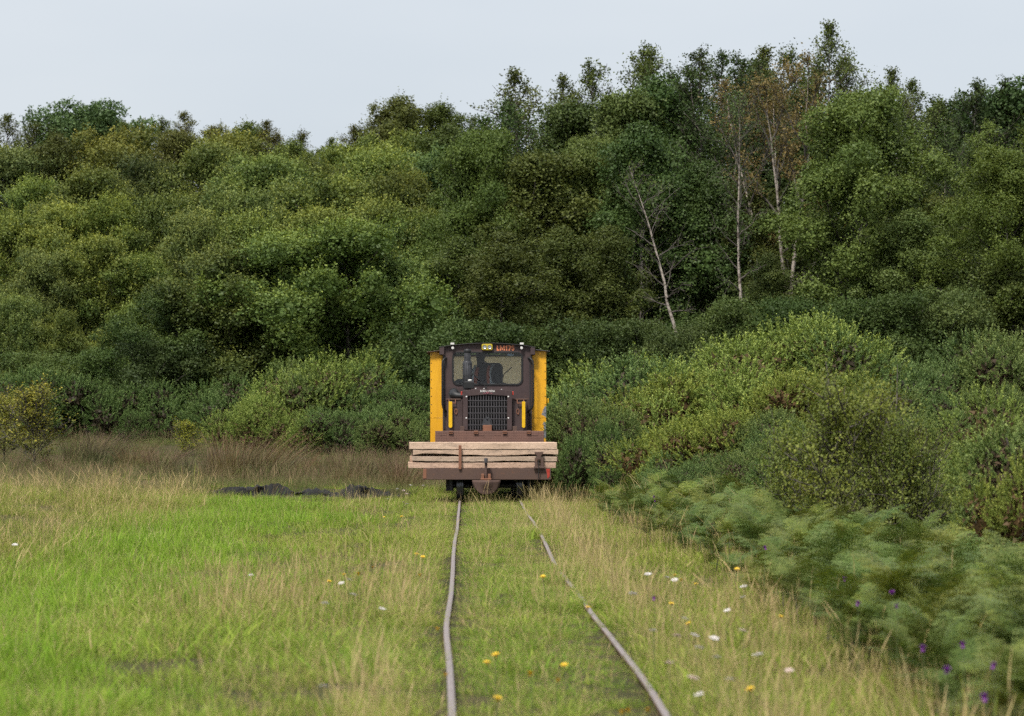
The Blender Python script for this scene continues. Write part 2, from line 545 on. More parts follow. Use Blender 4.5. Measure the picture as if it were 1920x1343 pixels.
# ------------------------------------------------------------------ grass tufts (stuff)
def blade_set(n, h0, h1, w, spread, lean, dry_p, seed, var=1.0, head=False, segs=3):
    r = np.random.default_rng(seed)
    ang = r.uniform(0, 2 * np.pi, n)
    rad = spread * np.sqrt(r.uniform(0, 1, n))
    base = np.stack([np.cos(ang) * rad, np.sin(ang) * rad, np.full(n, -.03)], -1)
    h = r.uniform(h0, h1, n)
    la = ang + r.normal(0, 1.0, n)
    ln = np.abs(r.normal(lean, lean * .6, n)) * h
    d = np.stack([np.cos(la), np.sin(la), np.zeros(n)], -1)
    fa = r.uniform(0, 2 * np.pi, n)
    side = np.stack([np.cos(fa), np.sin(fa), np.zeros(n)], -1)
    ww = w * r.uniform(.6, 1.3, n)
    rings = []
    for s in range(segs + 1):
        t = s / segs
        c = base + d * (ln * t * t)[:, None] + np.array([0, 0, 1.0]) * (h * (t - .18 * lean * t * t))[:, None]
        wt = ww * (1 - t ** 1.6 * .9)
        if head and s >= segs - 1:
            wt = ww * (2.6 if s == segs - 1 else .7)
        rings.append(np.stack([c - side * wt[:, None], c + side * wt[:, None]], 1))
    V = np.stack(rings, 1)                      # n, segs+1, 2, 3
    k = (segs + 1) * 2
    b0 = np.arange(n)[:, None] * k
    F = []
    for s in range(segs):
        F.append(np.concatenate([b0 + 2 * s, b0 + 2 * s + 1, b0 + 2 * s + 3, b0 + 2 * s + 2], 1))
    F = np.concatenate(F, 0)
    dry = (r.uniform(0, 1, n) < dry_p).astype(float) * r.uniform(.6, 1.0, n)
    vv = r.uniform(0, var, n)
    return V.reshape(-1, 3), F, np.repeat(dry, k), np.repeat(vv, k)

def tuft_mesh(name, sets):
    Vs, Fs, D, A = [], [], [], []
    n = 0
    for V, F, d, a in sets:
        Vs.append(V); Fs.append(F + n); D.append(d); A.append(a); n += len(V)
    return new_mesh(name, np.concatenate(Vs), np.concatenate(Fs), {'dry': np.concatenate(D), 'var': np.concatenate(A)})

def scatter(name, label, meshes, mat, P, rotz, scale, idx, tint, tilt=None):
    """one stuff object: tufts on points by geometry nodes"""
    col = bpy.data.collections.new(name + '_tufts')
    for i, me in enumerate(meshes):
        if not me.materials: me.materials.append(mat)
        o = bpy.data.objects.new('%s_tuft_%02d' % (name, i), me)
        col.objects.link(o)
    n = len(P)
    me = bpy.data.meshes.new(name)
    me.vertices.add(n)
    me.vertices.foreach_set('co', np.asarray(P, np.float32).ravel())
    rot = np.zeros((n, 3), np.float32)
    rot[:, 2] = rotz
    if tilt is not None:
        rot[:, 0] = tilt[:, 0]; rot[:, 1] = tilt[:, 1]
    for k, typ, v in (('rot', 'FLOAT_VECTOR', rot), ('scl', 'FLOAT', scale), ('tint', 'FLOAT', tint), ('idx', 'INT', idx)):
        a = me.attributes.new(k, typ, 'POINT')
        a.data.foreach_set('vector' if typ == 'FLOAT_VECTOR' else 'value', np.ascontiguousarray(v, np.int32 if typ == 'INT' else np.float32).ravel())
    me.materials.append(mat)
    o = link(name, me)
    ng = bpy.data.node_groups.new(name + '_scatter', 'GeometryNodeTree')
    ng.interface.new_socket('Geometry', in_out='INPUT', socket_type='NodeSocketGeometry')
    ng.interface.new_socket('Geometry', in_out='OUTPUT', socket_type='NodeSocketGeometry')
    gi = ng.nodes.new('NodeGroupInput'); go = ng.nodes.new('NodeGroupOutput')
    mp = ng.nodes.new('GeometryNodeMeshToPoints')
    ci = ng.nodes.new('GeometryNodeCollectionInfo')
    ci.inputs['Collection'].default_value = col
    ci.inputs['Separate Children'].default_value = True
    ci.inputs['Reset Children'].default_value = True
    ip = ng.nodes.new('GeometryNodeInstanceOnPoints')
    ip.inputs['Pick Instance'].default_value = True
    def na(nm, typ):
        x = ng.nodes.new('GeometryNodeInputNamedAttribute'); x.data_type = typ
        x.inputs['Name'].default_value = nm
        return x.outputs['Attribute']
    L = ng.links.new
    L(gi.outputs[0], mp.inputs['Mesh']); L(mp.outputs[0], ip.inputs['Points'])
    L(ci.outputs[0], ip.inputs['Instance'])
    L(na('idx', 'INT'), ip.inputs['Instance Index'])
    L(na('rot', 'FLOAT_VECTOR'), ip.inputs['Rotation'])
    L(na('scl', 'FLOAT'), ip.inputs['Scale'])
    L(ip.outputs[0], go.inputs[0])
    md = o.modifiers.new('scatter', 'NODES'); md.node_group = ng
    tag(o, label, None, None, 'stuff')
    return o

def frustum_points(y0, y1, dens, margin=1.0, xlim=(-1e9, 1e9)):
    """random ground points the lens could see, with a margin for other viewpoints; dens per square metre at (x, y)"""
    out = []
    for ya in np.arange(y0, y1, 1.0):
        d = ya + .5 - CAM.y
        xa = max(CAM.x + (0 - 868) * d / FPX - margin, xlim[0]); xb = min(CAM.x + (1920 - 868) * d / FPX + margin, xlim[1])
        if xb <= xa: continue
        n = int((xb - xa) * dens(d))
        x = RNG.uniform(xa, xb, n); y = RNG.uniform(ya, ya + 1, n)
        out.append(np.stack([x, y], -1))
    return np.concatenate(out)

def right_shown(y):
    return (y < -21.5) & (vnoise(y, 0, 1.3, 61) > .30) | ((y > -19.2) & (y < -12.8)) | (y > -4.3)

def rail_gap(x, y):
    """1 where the grass must stay off the rails"""
    xl = np.interp(y, RAIL_L[1], RAIL_L[0]); xr = np.interp(y, RAIL_R[1], RAIL_R[0])
    g = (np.abs(x - xl) < .058)
    shown = right_shown(y)
    g |= shown & (x - xr > -.062) & (x - xr < .035)
    g |= shown & (np.abs(x - xr) < .03)
    return g

def near_rail_short(x, y):
    xl = np.interp(y, RAIL_L[1], RAIL_L[0]); xr = np.interp(y, RAIL_R[1], RAIL_R[0])
    s = smooth(.05, .35, np.abs(x - xl))
    shown = right_shown(y)
    s2 = np.where(shown, smooth(.0, .45, np.abs(x - xr + .1)), 1)
    return np.where(~shown & (np.abs(x - xr + .08) < .24), np.interp(y, [-24, -12, -8], [1.25, 1.15, .8]), .68 + .32 * np.minimum(s, s2))

lawn_w = lambda x, y: smooth(-5.6, -4.7, x + .6 * (vnoise(x, y, .6, 41) - .5)) * smooth(-2.1, -3.1, x + 1.5 * (vnoise(x, y, .45, 42) - .5)) * smooth(5.4, 4.6, y)

BIG, SMALL = .36, .13
def protos(f, n, seed):
    """patches (three near and three far) and small tufts for the edges of the rails"""
    near = [tuft_mesh('grass_patch', f(BIG, 1.0, seed + 10 * i)) for i in range(n)]
    far = [tuft_mesh('grass_patch', f(BIG, .55, seed + 10 * i + 3)) for i in range(n)]
    small = [tuft_mesh('grass_tuft', f(SMALL, .14, seed + 10 * i + 6)) for i in range(n)]
    return near + far + small
k_ = lambda n, q: max(2, int(n * q))
lawn = protos(lambda R, q, s: [blade_set(k_(500, q), .04, .13, .0028, R, .6, .07, s), blade_set(k_(26, q), .10, .20, .005, R, .4, .0, s + 2), blade_set(k_(20, q), .12, .24, .0014, R, .3, .8, s + 1)], 3, 1000)
mead = protos(lambda R, q, s: [blade_set(k_(460, q), .03, .11, .0026, R, .75, .10, s), blade_set(k_(26, q), .12, .25, .0011, R, .25, .7, s + 1), blade_set(k_(16, q), .05, .12, .010, R, .9, .03, s + 2)], 3, 1100)
straw = protos(lambda R, q, s: [blade_set(k_(55, q), .18, .46, .0009, R, .20, .92, s, head=True, segs=5), blade_set(k_(150, q), .05, .18, .0021, R, .6, .35, s + 1)], 3, 1200)
rough = protos(lambda R, q, s: [blade_set(k_(400, q), .05, .20, .0024, R, .8, .16, s), blade_set(k_(22, q), .20, .48, .0009, R, .4, .85, s + 1, head=True, segs=5)], 3, 1300)

def rail_dist(x, y):
    xl = np.interp(y, RAIL_L[1], RAIL_L[0]); xr = np.interp(y, RAIL_R[1], RAIL_R[0])
    return np.minimum(np.abs(x - xl), np.abs(x - xr))

def lay(name, label, meshes, mat, dens, y0, y1, xlim, keep_p, h_scale, tint, margin=1.0):
    """dens: patches per square metre"""
    A = frustum_points(y0, y1, lambda d: dens, margin, xlim)
    B = frustum_points(y0, y1, lambda d: dens * np.interp(d, [12, 25, 60], [10, 9, 5.0]), margin, (max(xlim[0], -1.1), min(xlim[1], 1.1)))
    rdA = rail_dist(A[:, 0], A[:, 1]); rdB = rail_dist(B[:, 0], B[:, 1])
    xrB = np.interp(B[:, 1], RAIL_R[1], RAIL_R[0])
    hidB = (np.abs(B[:, 0] - xrB + .08) < .22) & ~right_shown(B[:, 1])
    B = np.concatenate([B, B[hidB] + RNG.normal(0, .03, (hidB.sum(), 2)), B[hidB] + RNG.normal(0, .03, (hidB.sum(), 2))]); rdB = rail_dist(B[:, 0], B[:, 1])
    A = A[rdA > .46]; B = B[(rdB <= .52) & ~rail_gap(B[:, 0], B[:, 1])]
    x = np.concatenate([A[:, 0], B[:, 0]]); y = np.concatenate([A[:, 1], B[:, 1]])
    big = np.arange(len(x)) < len(A)
    keep = RNG.uniform(0, 1, len(x)) < keep_p(x, y)
    dl = y - ditch_line(x)
    keep &= ~((dl > -1.7 + .9 * vnoise(x, y, 1.5, 81)) & (dl < .40) & (x > -5.2) & (x < -1.35))      # bare peat
    x, y, big = x[keep], y[keep], big[keep]
    n = len(x)
    P = np.stack([x, y, ground_z(x, y)], -1)
    s = h_scale(x, y) * RNG.uniform(.65, 1.35, n)
    m3 = len(meshes) // 3
    idx = RNG.integers(0, m3, n) + np.where(big, np.where(y - CAM.y < 25, 0, m3), 2 * m3)
    tl = RNG.normal(0, .10, (n, 2))
    scatter(name, label, meshes, mat, P, RNG.uniform(0, 6.28, n), s, idx, np.clip(tint(x, y), 0, 1), tl)

lay('lawn_grass', 'bright green short mown grass strip beside the track', lawn, M['grass_lawn'], 7, -34, 7, (-7.5, 0),
    lambda x, y: lawn_w(x, y), lambda x, y: (.8 + .5 * vnoise(x, y, .8, 43)) * (1 - .45 * smooth(0, 4.5, y)), lambda x, y: vnoise(x, y, .5, 44) * 1.2 - .1)
lay('meadow_grass', 'mixed green and straw coloured meadow grass along the rails', mead, M['grass_meadow'], 6.5, -34, 9, (-5.5, 2.6),
    lambda x, y: (1 - .72 * lawn_w(x, y)) * smooth(-5.6, -4.8, x), lambda x, y: (.75 + .6 * vnoise(x, y, .7, 45)) * near_rail_short(x, y) * np.where((x < -1.3) & (y > 2.5), .55, 1.0) * np.where(np.abs(x) < .6, .85, 1.0),
    lambda x, y: -.2 + .75 * vnoise(x, y, .6, 46) + .5 * vnoise(x, y, 2.2, 56) - .3 * (np.abs(x) < .5) + .15 * (x > .6))
def straw_p(x, y):
    p = .04 + .40 * smooth(.5, .85, vnoise(x, y, .75, 47))
    p = np.where(x > .62, .55 + .35 * vnoise(x, y, .8, 48), p)
    p = np.where(x > 1.9, p * .3, p)
    p = np.where(np.abs(x) < .62, .10, p)
    p = np.where((x < -.65) & (x >= -1.7), np.maximum(p, .55 * smooth(.4, .7, vnoise(x, y, .5, 91)) * smooth(-8, -20, y)), p)
    p = np.where(x < -2.3, p * .10, p)
    p = np.where(x < -4.9, .06 + .30 * smooth(.45, .8, vnoise(x, y, .5, 93)) + .2 * smooth(-6, 4, y), p)
    return p
lay('dry_grass', 'tall dry straw coloured grass stems with seed heads beside the track', straw, M['grass_rough'], 4.5, -34, 6.5, (-9, 3.2), straw_p,
    lambda x, y: (.62 + .5 * vnoise(x, y, .6, 49)) * near_rail_short(x, y), lambda x, y: vnoise(x, y, .5, 50))
def rough_p(x, y):
    p = smooth(-4.1, -5.0, x) * smooth(7.5, 4, y)
    p = np.maximum(p, smooth(1.3, 2.0, x) * .5 * smooth(9, 6, y))
    return p
def bog_p(x, y):
    return np.maximum(smooth(6.2, 7.5, y), .4 * smooth(-4.7, -6, x) * smooth(-3, 6, y))
bog = protos(lambda R, q, s: [blade_set(k_(380, q), .10, .32, .0020, R, .5, .15, s), blade_set(k_(60, q), .25, .60, .0010, R, .25, .8, s + 1, head=True, segs=5)], 3, 1400)
lay('bog_grass', 'reddish brown and green bog grass and heather before the gorse', bog, M['grass_bog'], 5.5, -10, 34, (-1e9, 1e9), bog_p,
    lambda x, y: .25 + .65 * vnoise(x, y, .6, 71), lambda x, y: vnoise(x, y, .4, 72))
lay('rough_grass', 'long rough tangled grass and dead stalks at the edge of the bog', rough, M['grass_rough'], 5, -34, 34, (-1e9, 1e9), rough_p,
    lambda x, y: .7 + .6 * vnoise(x, y, .5, 51), lambda x, y: vnoise(x, y, .4, 52))

# ------------------------------------------------------------------ woody plants: prototypes
def kites(C, D, S, L, W):
    """leaf quads: base C, along D, sideways S, length L, width W (all arrays)"""
    tip = C + D * L[:, None]
    mid = C + D * (L * .45)[:, None]
    V = np.stack([C, mid + S * W[:, None] * .5, tip, mid - S * W[:, None] * .5], 1).reshape(-1, 3)
    F = np.arange(len(C) * 4).reshape(-1, 4)
    return V, F

def unit(v):
    return v / np.maximum(np.linalg.norm(v, axis=-1, keepdims=True), 1e-9)

def tubes(paths, sides=5, split=None):
    """paths: list of (pts (k,3), radii (k,)) -> V, F"""
    Vs, Fs = [], []
    n = 0
    for pts, rad in paths:
        k = len(pts)
        t = unit(np.gradient(pts, axis=0))
        ref = np.array([.31, .17, .93]) if abs(t[0, 2]) < .8 else np.array([.9, .3, .1])
        a = unit(np.cross(t, ref)); b = np.cross(t, a)
        q = np.linspace(0, 2 * np.pi, sides, endpoint=False)
        ring = pts[:, None] + rad[:, None, None] * (a[:, None] * np.cos(q)[None, :, None] + b[:, None] * np.sin(q)[None, :, None])
        idx = n + np.arange(k * sides).reshape(k, sides)
        A, B = idx[:-1], idx[1:]
        Fs.append(np.stack([A, np.roll(A, -1, 1), np.roll(B, -1, 1), B], -1).reshape(-1, 4))
        Vs.append(ring.reshape(-1, 3)); n += k * sides
    if split is not None:
        slot = np.concatenate([np.full(len(f), 0 if i in split else 1, np.int32) for i, f in enumerate(Fs)])
        return np.concatenate(Vs), np.concatenate(Fs), slot
    return np.concatenate(Vs), np.concatenate(Fs)

def branch_curve(p0, d, L, r, lift, k=6, wob=.06):
    t = np.linspace(0, 1, k)[:, None]
    w = np.cumsum(r.normal(0, wob, (k, 3)), 0) * t * L
    return p0 + d * L * t + np.array([0, 0, 1.0]) * lift * L * t * t + w

def make_tree(name, seed, H=8.0, R=2.4, base=.12, top_pow=.75, n_prim=34, n_sec=8, n_twig=7, twig=.42, leaves=12, leaf=.085, elev=(.2, 1.1),
              lift=.15, twig_up=.6, droop=0.0, fill=.35, trunk_r=.09, lean=(0, 0), stems=1, bark='bark', mat='leaf', wide=.62, wander_k=.035, spread=.16, show_twigs=False):
    """a tree of unit design: trunk(s), limbs and twigs carry the leaves"""
    r = np.random.default_rng(seed)
    wood = []; main = set()
    Tw0, Twd, TwL, TwC = [], [], [], []
    for st in range(stems):
        az0 = r.uniform(0, 6.28) if stems == 1 else st * 6.283 / stems + r.uniform(-.3, .3)
        k = 14
        t = np.linspace(0, 1, k)
        wander = np.cumsum(np.cumsum(r.normal(0, wander_k, (k, 2)), 0), 0) * H * .03 if wander_k > .04 else np.cumsum(r.normal(0, .035, (k, 2)), 0) * H * .12
        out = (0 if stems == 1 else spread) * H * t ** 1.0
        tp = np.stack([wander[:, 0] + lean[0] * H * t ** 1.3 + np.cos(az0) * out, wander[:, 1] + lean[1] * H * t ** 1.3 + np.sin(az0) * out, H * t * (1 if stems == 1 else r.uniform(.8, .97))], -1)
        tr = trunk_r * (1 - t * .93) * (1 if stems == 1 else .6)
        tr[0] *= 1.5
        main.add(len(wood)); wood.append((tp, tr))
        npz = n_prim // stems
        for i in range(npz):
            u = base + (.985 - base) * ((i + r.uniform(0, 1)) / npz) ** .85
            p0 = np.array([np.interp(u, t, tp[:, j]) for j in range(3)])
            s = (u - base) / (1 - base)
            # envelope: fullest at `wide`, rounded top
            env = (1 - abs((s - (1 - wide)) / (wide if s > 1 - wide else (1 - wide))) ** 2.2) ** top_pow if s > 1 - wide else (.55 + .45 * s / (1 - wide))
            L = R * max(env, .10) * r.uniform(.72, 1.15)
            az = i * 2.4 + r.uniform(-.5, .5)
            el = elev[0] + (elev[1] - elev[0]) * s + r.normal(0, .12)
            d = np.array([np.cos(az) * np.cos(el), np.sin(az) * np.cos(el), np.sin(el)])
            bp = branch_curve(p0, d, L, r, lift - droop * .5)
            br = np.linspace(trunk_r * .36 * (1 - s * .6), .006, len(bp))
            wood.append((bp, br))
            hue = r.normal(0, .16)
            for j in range(max(2, int(n_sec * (.35 + .65 * min(1, env))))):
                v = fill + (1.0 - fill) * (j + r.uniform(0, 1)) / n_sec
                q0 = np.array([np.interp(v, np.linspace(0, 1, len(bp)), bp[:, c]) for c in range(3)])
                sd = unit(d * .8 + r.normal(0, .62, 3) + np.array([0, 0, .25 - droop]))
                SL = L * .34 * r.uniform(.5, 1.2) + .05 + .10 * min(1, env)
                sp = branch_curve(q0, sd, SL, r, .12 - droop * .7, 4, .08)
                wood.append((sp, np.linspace(.012, .004, 4)))
                for q in range(n_twig):
                    w = (q + r.uniform(0, 1)) / n_twig
                    c0 = np.array([np.interp(w, np.linspace(0, 1, 4), sp[:, c]) for c in range(3)])
                    td = unit(sd * .4 + r.normal(0, .6, 3) + np.array([0, 0, twig_up - droop * 1.3]))
                    Tw0.append(c0); Twd.append(td); TwL.append(twig * r.uniform(.5, 1.3) * (.6 + .4 * min(1, env))); TwC.append(hue + r.normal(0, .10))
    Tw0 = np.array(Tw0); Twd = np.array(Twd); TwL = np.array(TwL); TwC = np.array(TwC)
    if show_twigs:
        for i in range(0, len(Tw0), 2):
            wood.append((np.stack([Tw0[i], Tw0[i] + Twd[i] * TwL[i]]), np.array([.004, .002])))
    n = len(Tw0) * leaves
    ti = np.repeat(np.arange(len(Tw0)), leaves)
    u = r.uniform(.1, 1.05, n)
    C = Tw0[ti] + Twd[ti] * (TwL[ti] * u)[:, None] + r.normal(0, .035 + leaf * .4, (n, 3))
    C[:, 2] -= droop * .25 * (TwL[ti] * u) ** 2
    D = unit(Twd[ti] * .5 + r.normal(0, .7, (n, 3)) + np.array([0, 0, .15 - droop]))
    ow = C * np.array([1, 1, 0]); ow = unit(ow)
    nr = unit(r.normal(0, .55, (n, 3)) + ow * .6 + np.array([0, 0, .55]))
    S = unit(np.cross(D, nr))
    Lf = leaf * r.uniform(.6, 1.3, n)
    V, F = kites(C, D, S, Lf, Lf * r.uniform(.55, .85, n))
    tint = np.clip(.42 + TwC[ti] + r.normal(0, .24, n), 0, 1)
    at_ = {'tint': np.repeat(tint, 4)}
    if mat == 'leaf_tip':
        tipv = np.clip((u - .62) * 2.2, 0, 1) * np.clip(Twd[ti][:, 2] * 1.2, 0, 1) * r.uniform(.2, 1, n)
        at_['tip'] = np.repeat(tipv, 4)
    crown = new_mesh(name + '_crown', V, F, at_)
    crown.materials.append(M[mat])
    wv, wf, slot = tubes(wood, 5, main)
    trunk = new_mesh(name + '_trunk', wv, wf, None, True)
    trunk.materials.append(M[bark]); trunk.materials.append(M['twig_bark'])
    trunk.polygons.foreach_set('material_index', slot)
    zmax = float(np.percentile(V[:, 2], 99.7))
    return {'trunk': trunk, 'crown': crown, 'h': zmax, 'n': n}

def make_clump_tree(name, seed, H=6.4, R=2.0, base=.05, top_pow=.6, n_prim=34, clump=.55, dens=170, leaf=.085, elev=(.15, 1.0), lift=.12, up=.6, droop=0.0, trunk_r=.085, bark='bark',
                    mat='leaf', wide=.68, fringe=.5, spots=(.62, 1.0), flat=.8):
    """a dense tree: leaf clumps on the limbs, leaves turned outwards on every clump, shoots standing out of them"""
    r = np.random.default_rng(seed)
    k = 14
    t = np.linspace(0, 1, k)
    wander = np.cumsum(r.normal(0, .035, (k, 2)), 0) * H * .10
    tp = np.stack([wander[:, 0], wander[:, 1], H * .93 * t], -1)
    tr = trunk_r * (1 - t * .93); tr[0] *= 1.5
    wood = [(tp, tr)]
    CL = []
    for i in range(n_prim):
        u = base + (.97 - base) * (i + r.uniform(0, 1)) / n_prim
        p0 = np.array([np.interp(u, t, tp[:, j]) for j in range(3)])
        s_ = (u - base) / (1 - base)
        env = (1 - abs((s_ - (1 - wide)) / wide) ** 2.2) ** top_pow if s_ > 1 - wide else (.6 + .4 * s_ / (1 - wide))
        L = R * max(env, .12) * r.uniform(.70, 1.12)
        az = i * 2.4 + r.uniform(-.6, .6)
        el = elev[0] + (elev[1] - elev[0]) * s_ + r.normal(0, .12)
        d = np.array([np.cos(az) * np.cos(el), np.sin(az) * np.cos(el), np.sin(el)])
        bp = branch_curve(p0, d, L, r, lift - droop * .4)
        wood.append((bp, np.linspace(trunk_r * .36 * (1 - s_ * .6), .008, len(bp))))
        hue = r.normal(0, .13)
        for v in spots:
            c0 = np.array([np.interp(v, np.linspace(0, 1, len(bp)), bp[:, c]) for c in range(3)]) + r.normal(0, .10, 3)
            CL.append((c0, clump * r.choice([.6, .8, 1.0, 1.1, 1.3]) * r.uniform(.85, 1.15) * (.75 + .35 * env), hue + r.normal(0, .08)))
    C, D, Nn, Lf, Ti, Tp = [], [], [], [], [], []
    for c0, rc_, hue in CL:
        n = int(dens * 4 * np.pi * rc_ ** 2)
        v = unit(r.normal(0, 1, (n, 3)) + np.array([0, 0, .35]))
        kd = r.normal(0, 1, (5, 3)) * np.array([2.5, 3.5, 4.5, 6, 8])[:, None]; ph = r.uniform(0, 6.28, 5)
        lump = 1 + (np.sin(v @ kd.T + ph) * np.array([.14, .11, .09, .07, .06])).sum(1)
        an = r.uniform(.8, 1.25, 3) * np.array([1, 1, flat])
        C.append(c0 + v * (rc_ * lump * (.62 + .46 * r.uniform(0, 1, n) ** .7))[:, None] * an)
        Nn.append(unit(v * 1.0 + r.normal(0, .42, (n, 3)) + np.array([0, 0, .2])))
        D.append(unit(r.normal(0, .7, (n, 3)) + v * .35 + np.array([0, 0, up * .5 - droop * 1.2])))
        Lf.append(leaf * r.uniform(.6, 1.3, n)); Ti.append(.42 + hue + r.normal(0, .22, n))
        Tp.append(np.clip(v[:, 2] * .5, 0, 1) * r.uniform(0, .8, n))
        # shoots
        m = int(fringe * 26 * rc_ ** 2 / .3)
        if m:
            v = unit(r.normal(0, 1, (m, 3)) + np.array([0, 0, .8]))
            q0 = c0 + v * (rc_ * (1 + (np.sin(v @ kd.T + ph) * np.array([.14, .11, .09, .07, .06])).sum(1)) * .95)[:, None] * an
            sd = unit(v * .45 + np.array([0, 0, up * 1.1 - droop]) + r.normal(0, .22, (m, 3)))
            sl = r.uniform(.14, .42, m)
            kk = 8
            ii = np.repeat(np.arange(m), kk); uu = np.tile((np.arange(kk) + .5) / kk, m)
            C.append(q0[ii] + sd[ii] * (sl[ii] * uu)[:, None] + r.normal(0, .02, (m * kk, 3)))
            D.append(unit(sd[ii] * .6 + r.normal(0, .6, (m * kk, 3)))); Nn.append(unit(r.normal(0, .6, (m * kk, 3)) + np.array([0, 0, .6])))
            Lf.append(leaf * .85 * r.uniform(.6, 1.2, m * kk)); Ti.append(.5 + hue + r.normal(0, .2, m * kk)); Tp.append(np.clip(uu * 1.1 - .15, 0, 1) * r.uniform(.3, 1, m * kk))
        # inner leaves, larger and fewer
        m = 44
        v = unit(r.normal(0, 1, (m, 3)))
        C.append(c0 + v * (rc_ * r.uniform(.2, .6, m))[:, None]); D.append(unit(r.normal(0, 1, (m, 3)))); Nn.append(unit(v + r.normal(0, .3, (m, 3))))
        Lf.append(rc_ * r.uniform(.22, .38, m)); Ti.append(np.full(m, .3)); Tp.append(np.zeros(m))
    C = np.concatenate(C); D = np.concatenate(D); Nn = np.concatenate(Nn); Lf = np.concatenate(Lf); Ti = np.concatenate(Ti); Tp = np.concatenate(Tp)
    S = unit(np.cross(D, Nn))
    V, F = kites(C, D, S, Lf, Lf * r.uniform(.55, .85, len(C)))
    at_ = {'tint': np.repeat(np.clip(Ti, 0, 1), 4)}
    if mat == 'leaf_tip': at_['tip'] = np.repeat(np.clip(Tp, 0, 1), 4)
    crown = new_mesh(name + '_crown', V, F, at_); crown.materials.append(M[mat])
    wv, wf, slot = tubes(wood, 5, {0})
    trunk = new_mesh(name + '_trunk', wv, wf, None, True)
    trunk.materials.append(M[bark]); trunk.materials.append(M['twig_bark'])
    trunk.polygons.foreach_set('material_index', slot)
    return {'trunk': trunk, 'crown': crown, 'h': float(np.percentile(V[:, 2], 99.6)), 'n': len(C)}

T = {}
for i in range(3):      # grey willow: dense low dome of upright shoots
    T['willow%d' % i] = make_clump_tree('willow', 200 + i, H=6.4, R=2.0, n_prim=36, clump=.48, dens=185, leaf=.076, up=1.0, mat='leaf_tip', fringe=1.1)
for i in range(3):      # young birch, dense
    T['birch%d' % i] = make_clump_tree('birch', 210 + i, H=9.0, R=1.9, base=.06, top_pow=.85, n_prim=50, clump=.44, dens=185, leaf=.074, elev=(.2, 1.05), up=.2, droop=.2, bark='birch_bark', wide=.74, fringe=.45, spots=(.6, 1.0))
for i in range(2):      # tall loose birch seen against the sky
    T['tall%d' % i] = make_tree('tall_birch', 220 + i, H=12.5, R=1.9, base=.20, top_pow=.85, n_prim=78, n_sec=8, n_twig=6, twig=.42, leaves=8, leaf=.082, elev=(.45, 1.2),
                                twig_up=.9, droop=.05, fill=.25, trunk_r=.13, bark='birch_bark', wide=.72, show_twigs=True, stems=3, spread=.085)
T['sparse'] = make_tree('sparse_birch', 230, H=12.0, R=2.2, base=.34, top_pow=.8, n_prim=26, n_sec=6, n_twig=5, twig=.38, leaves=5, leaf=.085, elev=(.5, 1.1),
                        twig_up=.2, droop=.3, fill=.35, trunk_r=.12, bark='birch_bark', wide=.6, show_twigs=True, wander_k=.13)
T['red'] = make_tree('rust_birch', 231, H=12.0, R=1.9, base=.45, top_pow=.7, n_prim=44, n_sec=7, n_twig=6, twig=.40, leaves=9, leaf=.075, elev=(.8, 1.25),
                     twig_up=.8, fill=.4, trunk_r=.16, bark='birch_bark', wide=.62, stems=5, show_twigs=True)
T['bare'] = make_tree('bare_birch', 232, H=10.0, R=2.0, base=.38, top_pow=.8, n_prim=22, n_sec=6, n_twig=5, twig=.42, leaves=2, leaf=.08, elev=(.3, 1.0),
                      twig_up=.25, droop=.2, fill=.3, trunk_r=.11, bark='birch_bark', wide=.55, show_twigs=True, lean=(-.26, 0))
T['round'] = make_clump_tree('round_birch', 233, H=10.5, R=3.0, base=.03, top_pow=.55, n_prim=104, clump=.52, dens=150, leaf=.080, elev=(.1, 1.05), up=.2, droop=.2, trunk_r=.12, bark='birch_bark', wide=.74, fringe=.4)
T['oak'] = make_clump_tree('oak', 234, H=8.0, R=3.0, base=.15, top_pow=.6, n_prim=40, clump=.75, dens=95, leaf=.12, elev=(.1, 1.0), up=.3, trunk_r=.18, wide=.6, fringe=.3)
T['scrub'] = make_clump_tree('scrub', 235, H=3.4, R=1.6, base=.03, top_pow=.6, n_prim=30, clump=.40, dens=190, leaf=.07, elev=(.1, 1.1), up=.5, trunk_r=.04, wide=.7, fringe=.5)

def plant(name, proto, base, h, rz, color, label, cat, group, wscale=1.0, part='crown', stem='trunk'):
    s = h / proto['h']
    o = thing(name, label, cat, base, rz, group)
    o.scale = (s * wscale, s * wscale, s)
    c = link(part, proto['crown'], None, o); c.color = (*color, 1)
    t = link(stem, proto['trunk'], None, o)
    return o

def place_row(rows, kind_word, where, group):
    """rows: (px, top py, Y, proto, colour, width) sorted from the left"""
    rows = sorted(rows, key=lambda q: q[0])
    for i, (px, py, Y, proto, colr, ws, look) in enumerate(rows):
        p = at(px, py, Y)
        g = gz(p.x, Y) - .05
        rz = random.uniform(0, 6.28) if proto not in ('bare',) else 0.0
        nm = {'w': 'willow_tree', 'b': 'birch_tree', 't': 'birch_tree', 's': 'birch_tree', 'r': 'birch_tree', 'o': 'oak_tree'}[proto[0]]
        if proto == 'scrub': nm = 'scrub_bush'
        ws = ws * (.72 if proto == 'round' and len(rows) > 1 else 1.0)
        lab = '%s, %s from the left %s' % (look, ORD[i], where) if len(rows) > 1 else '%s %s' % (look, where)
        plant(nm, T[proto], (p.x, Y, g), p.z - g, rz, colr, lab, 'bush' if proto == 'scrub' else 'tree', group, ws)

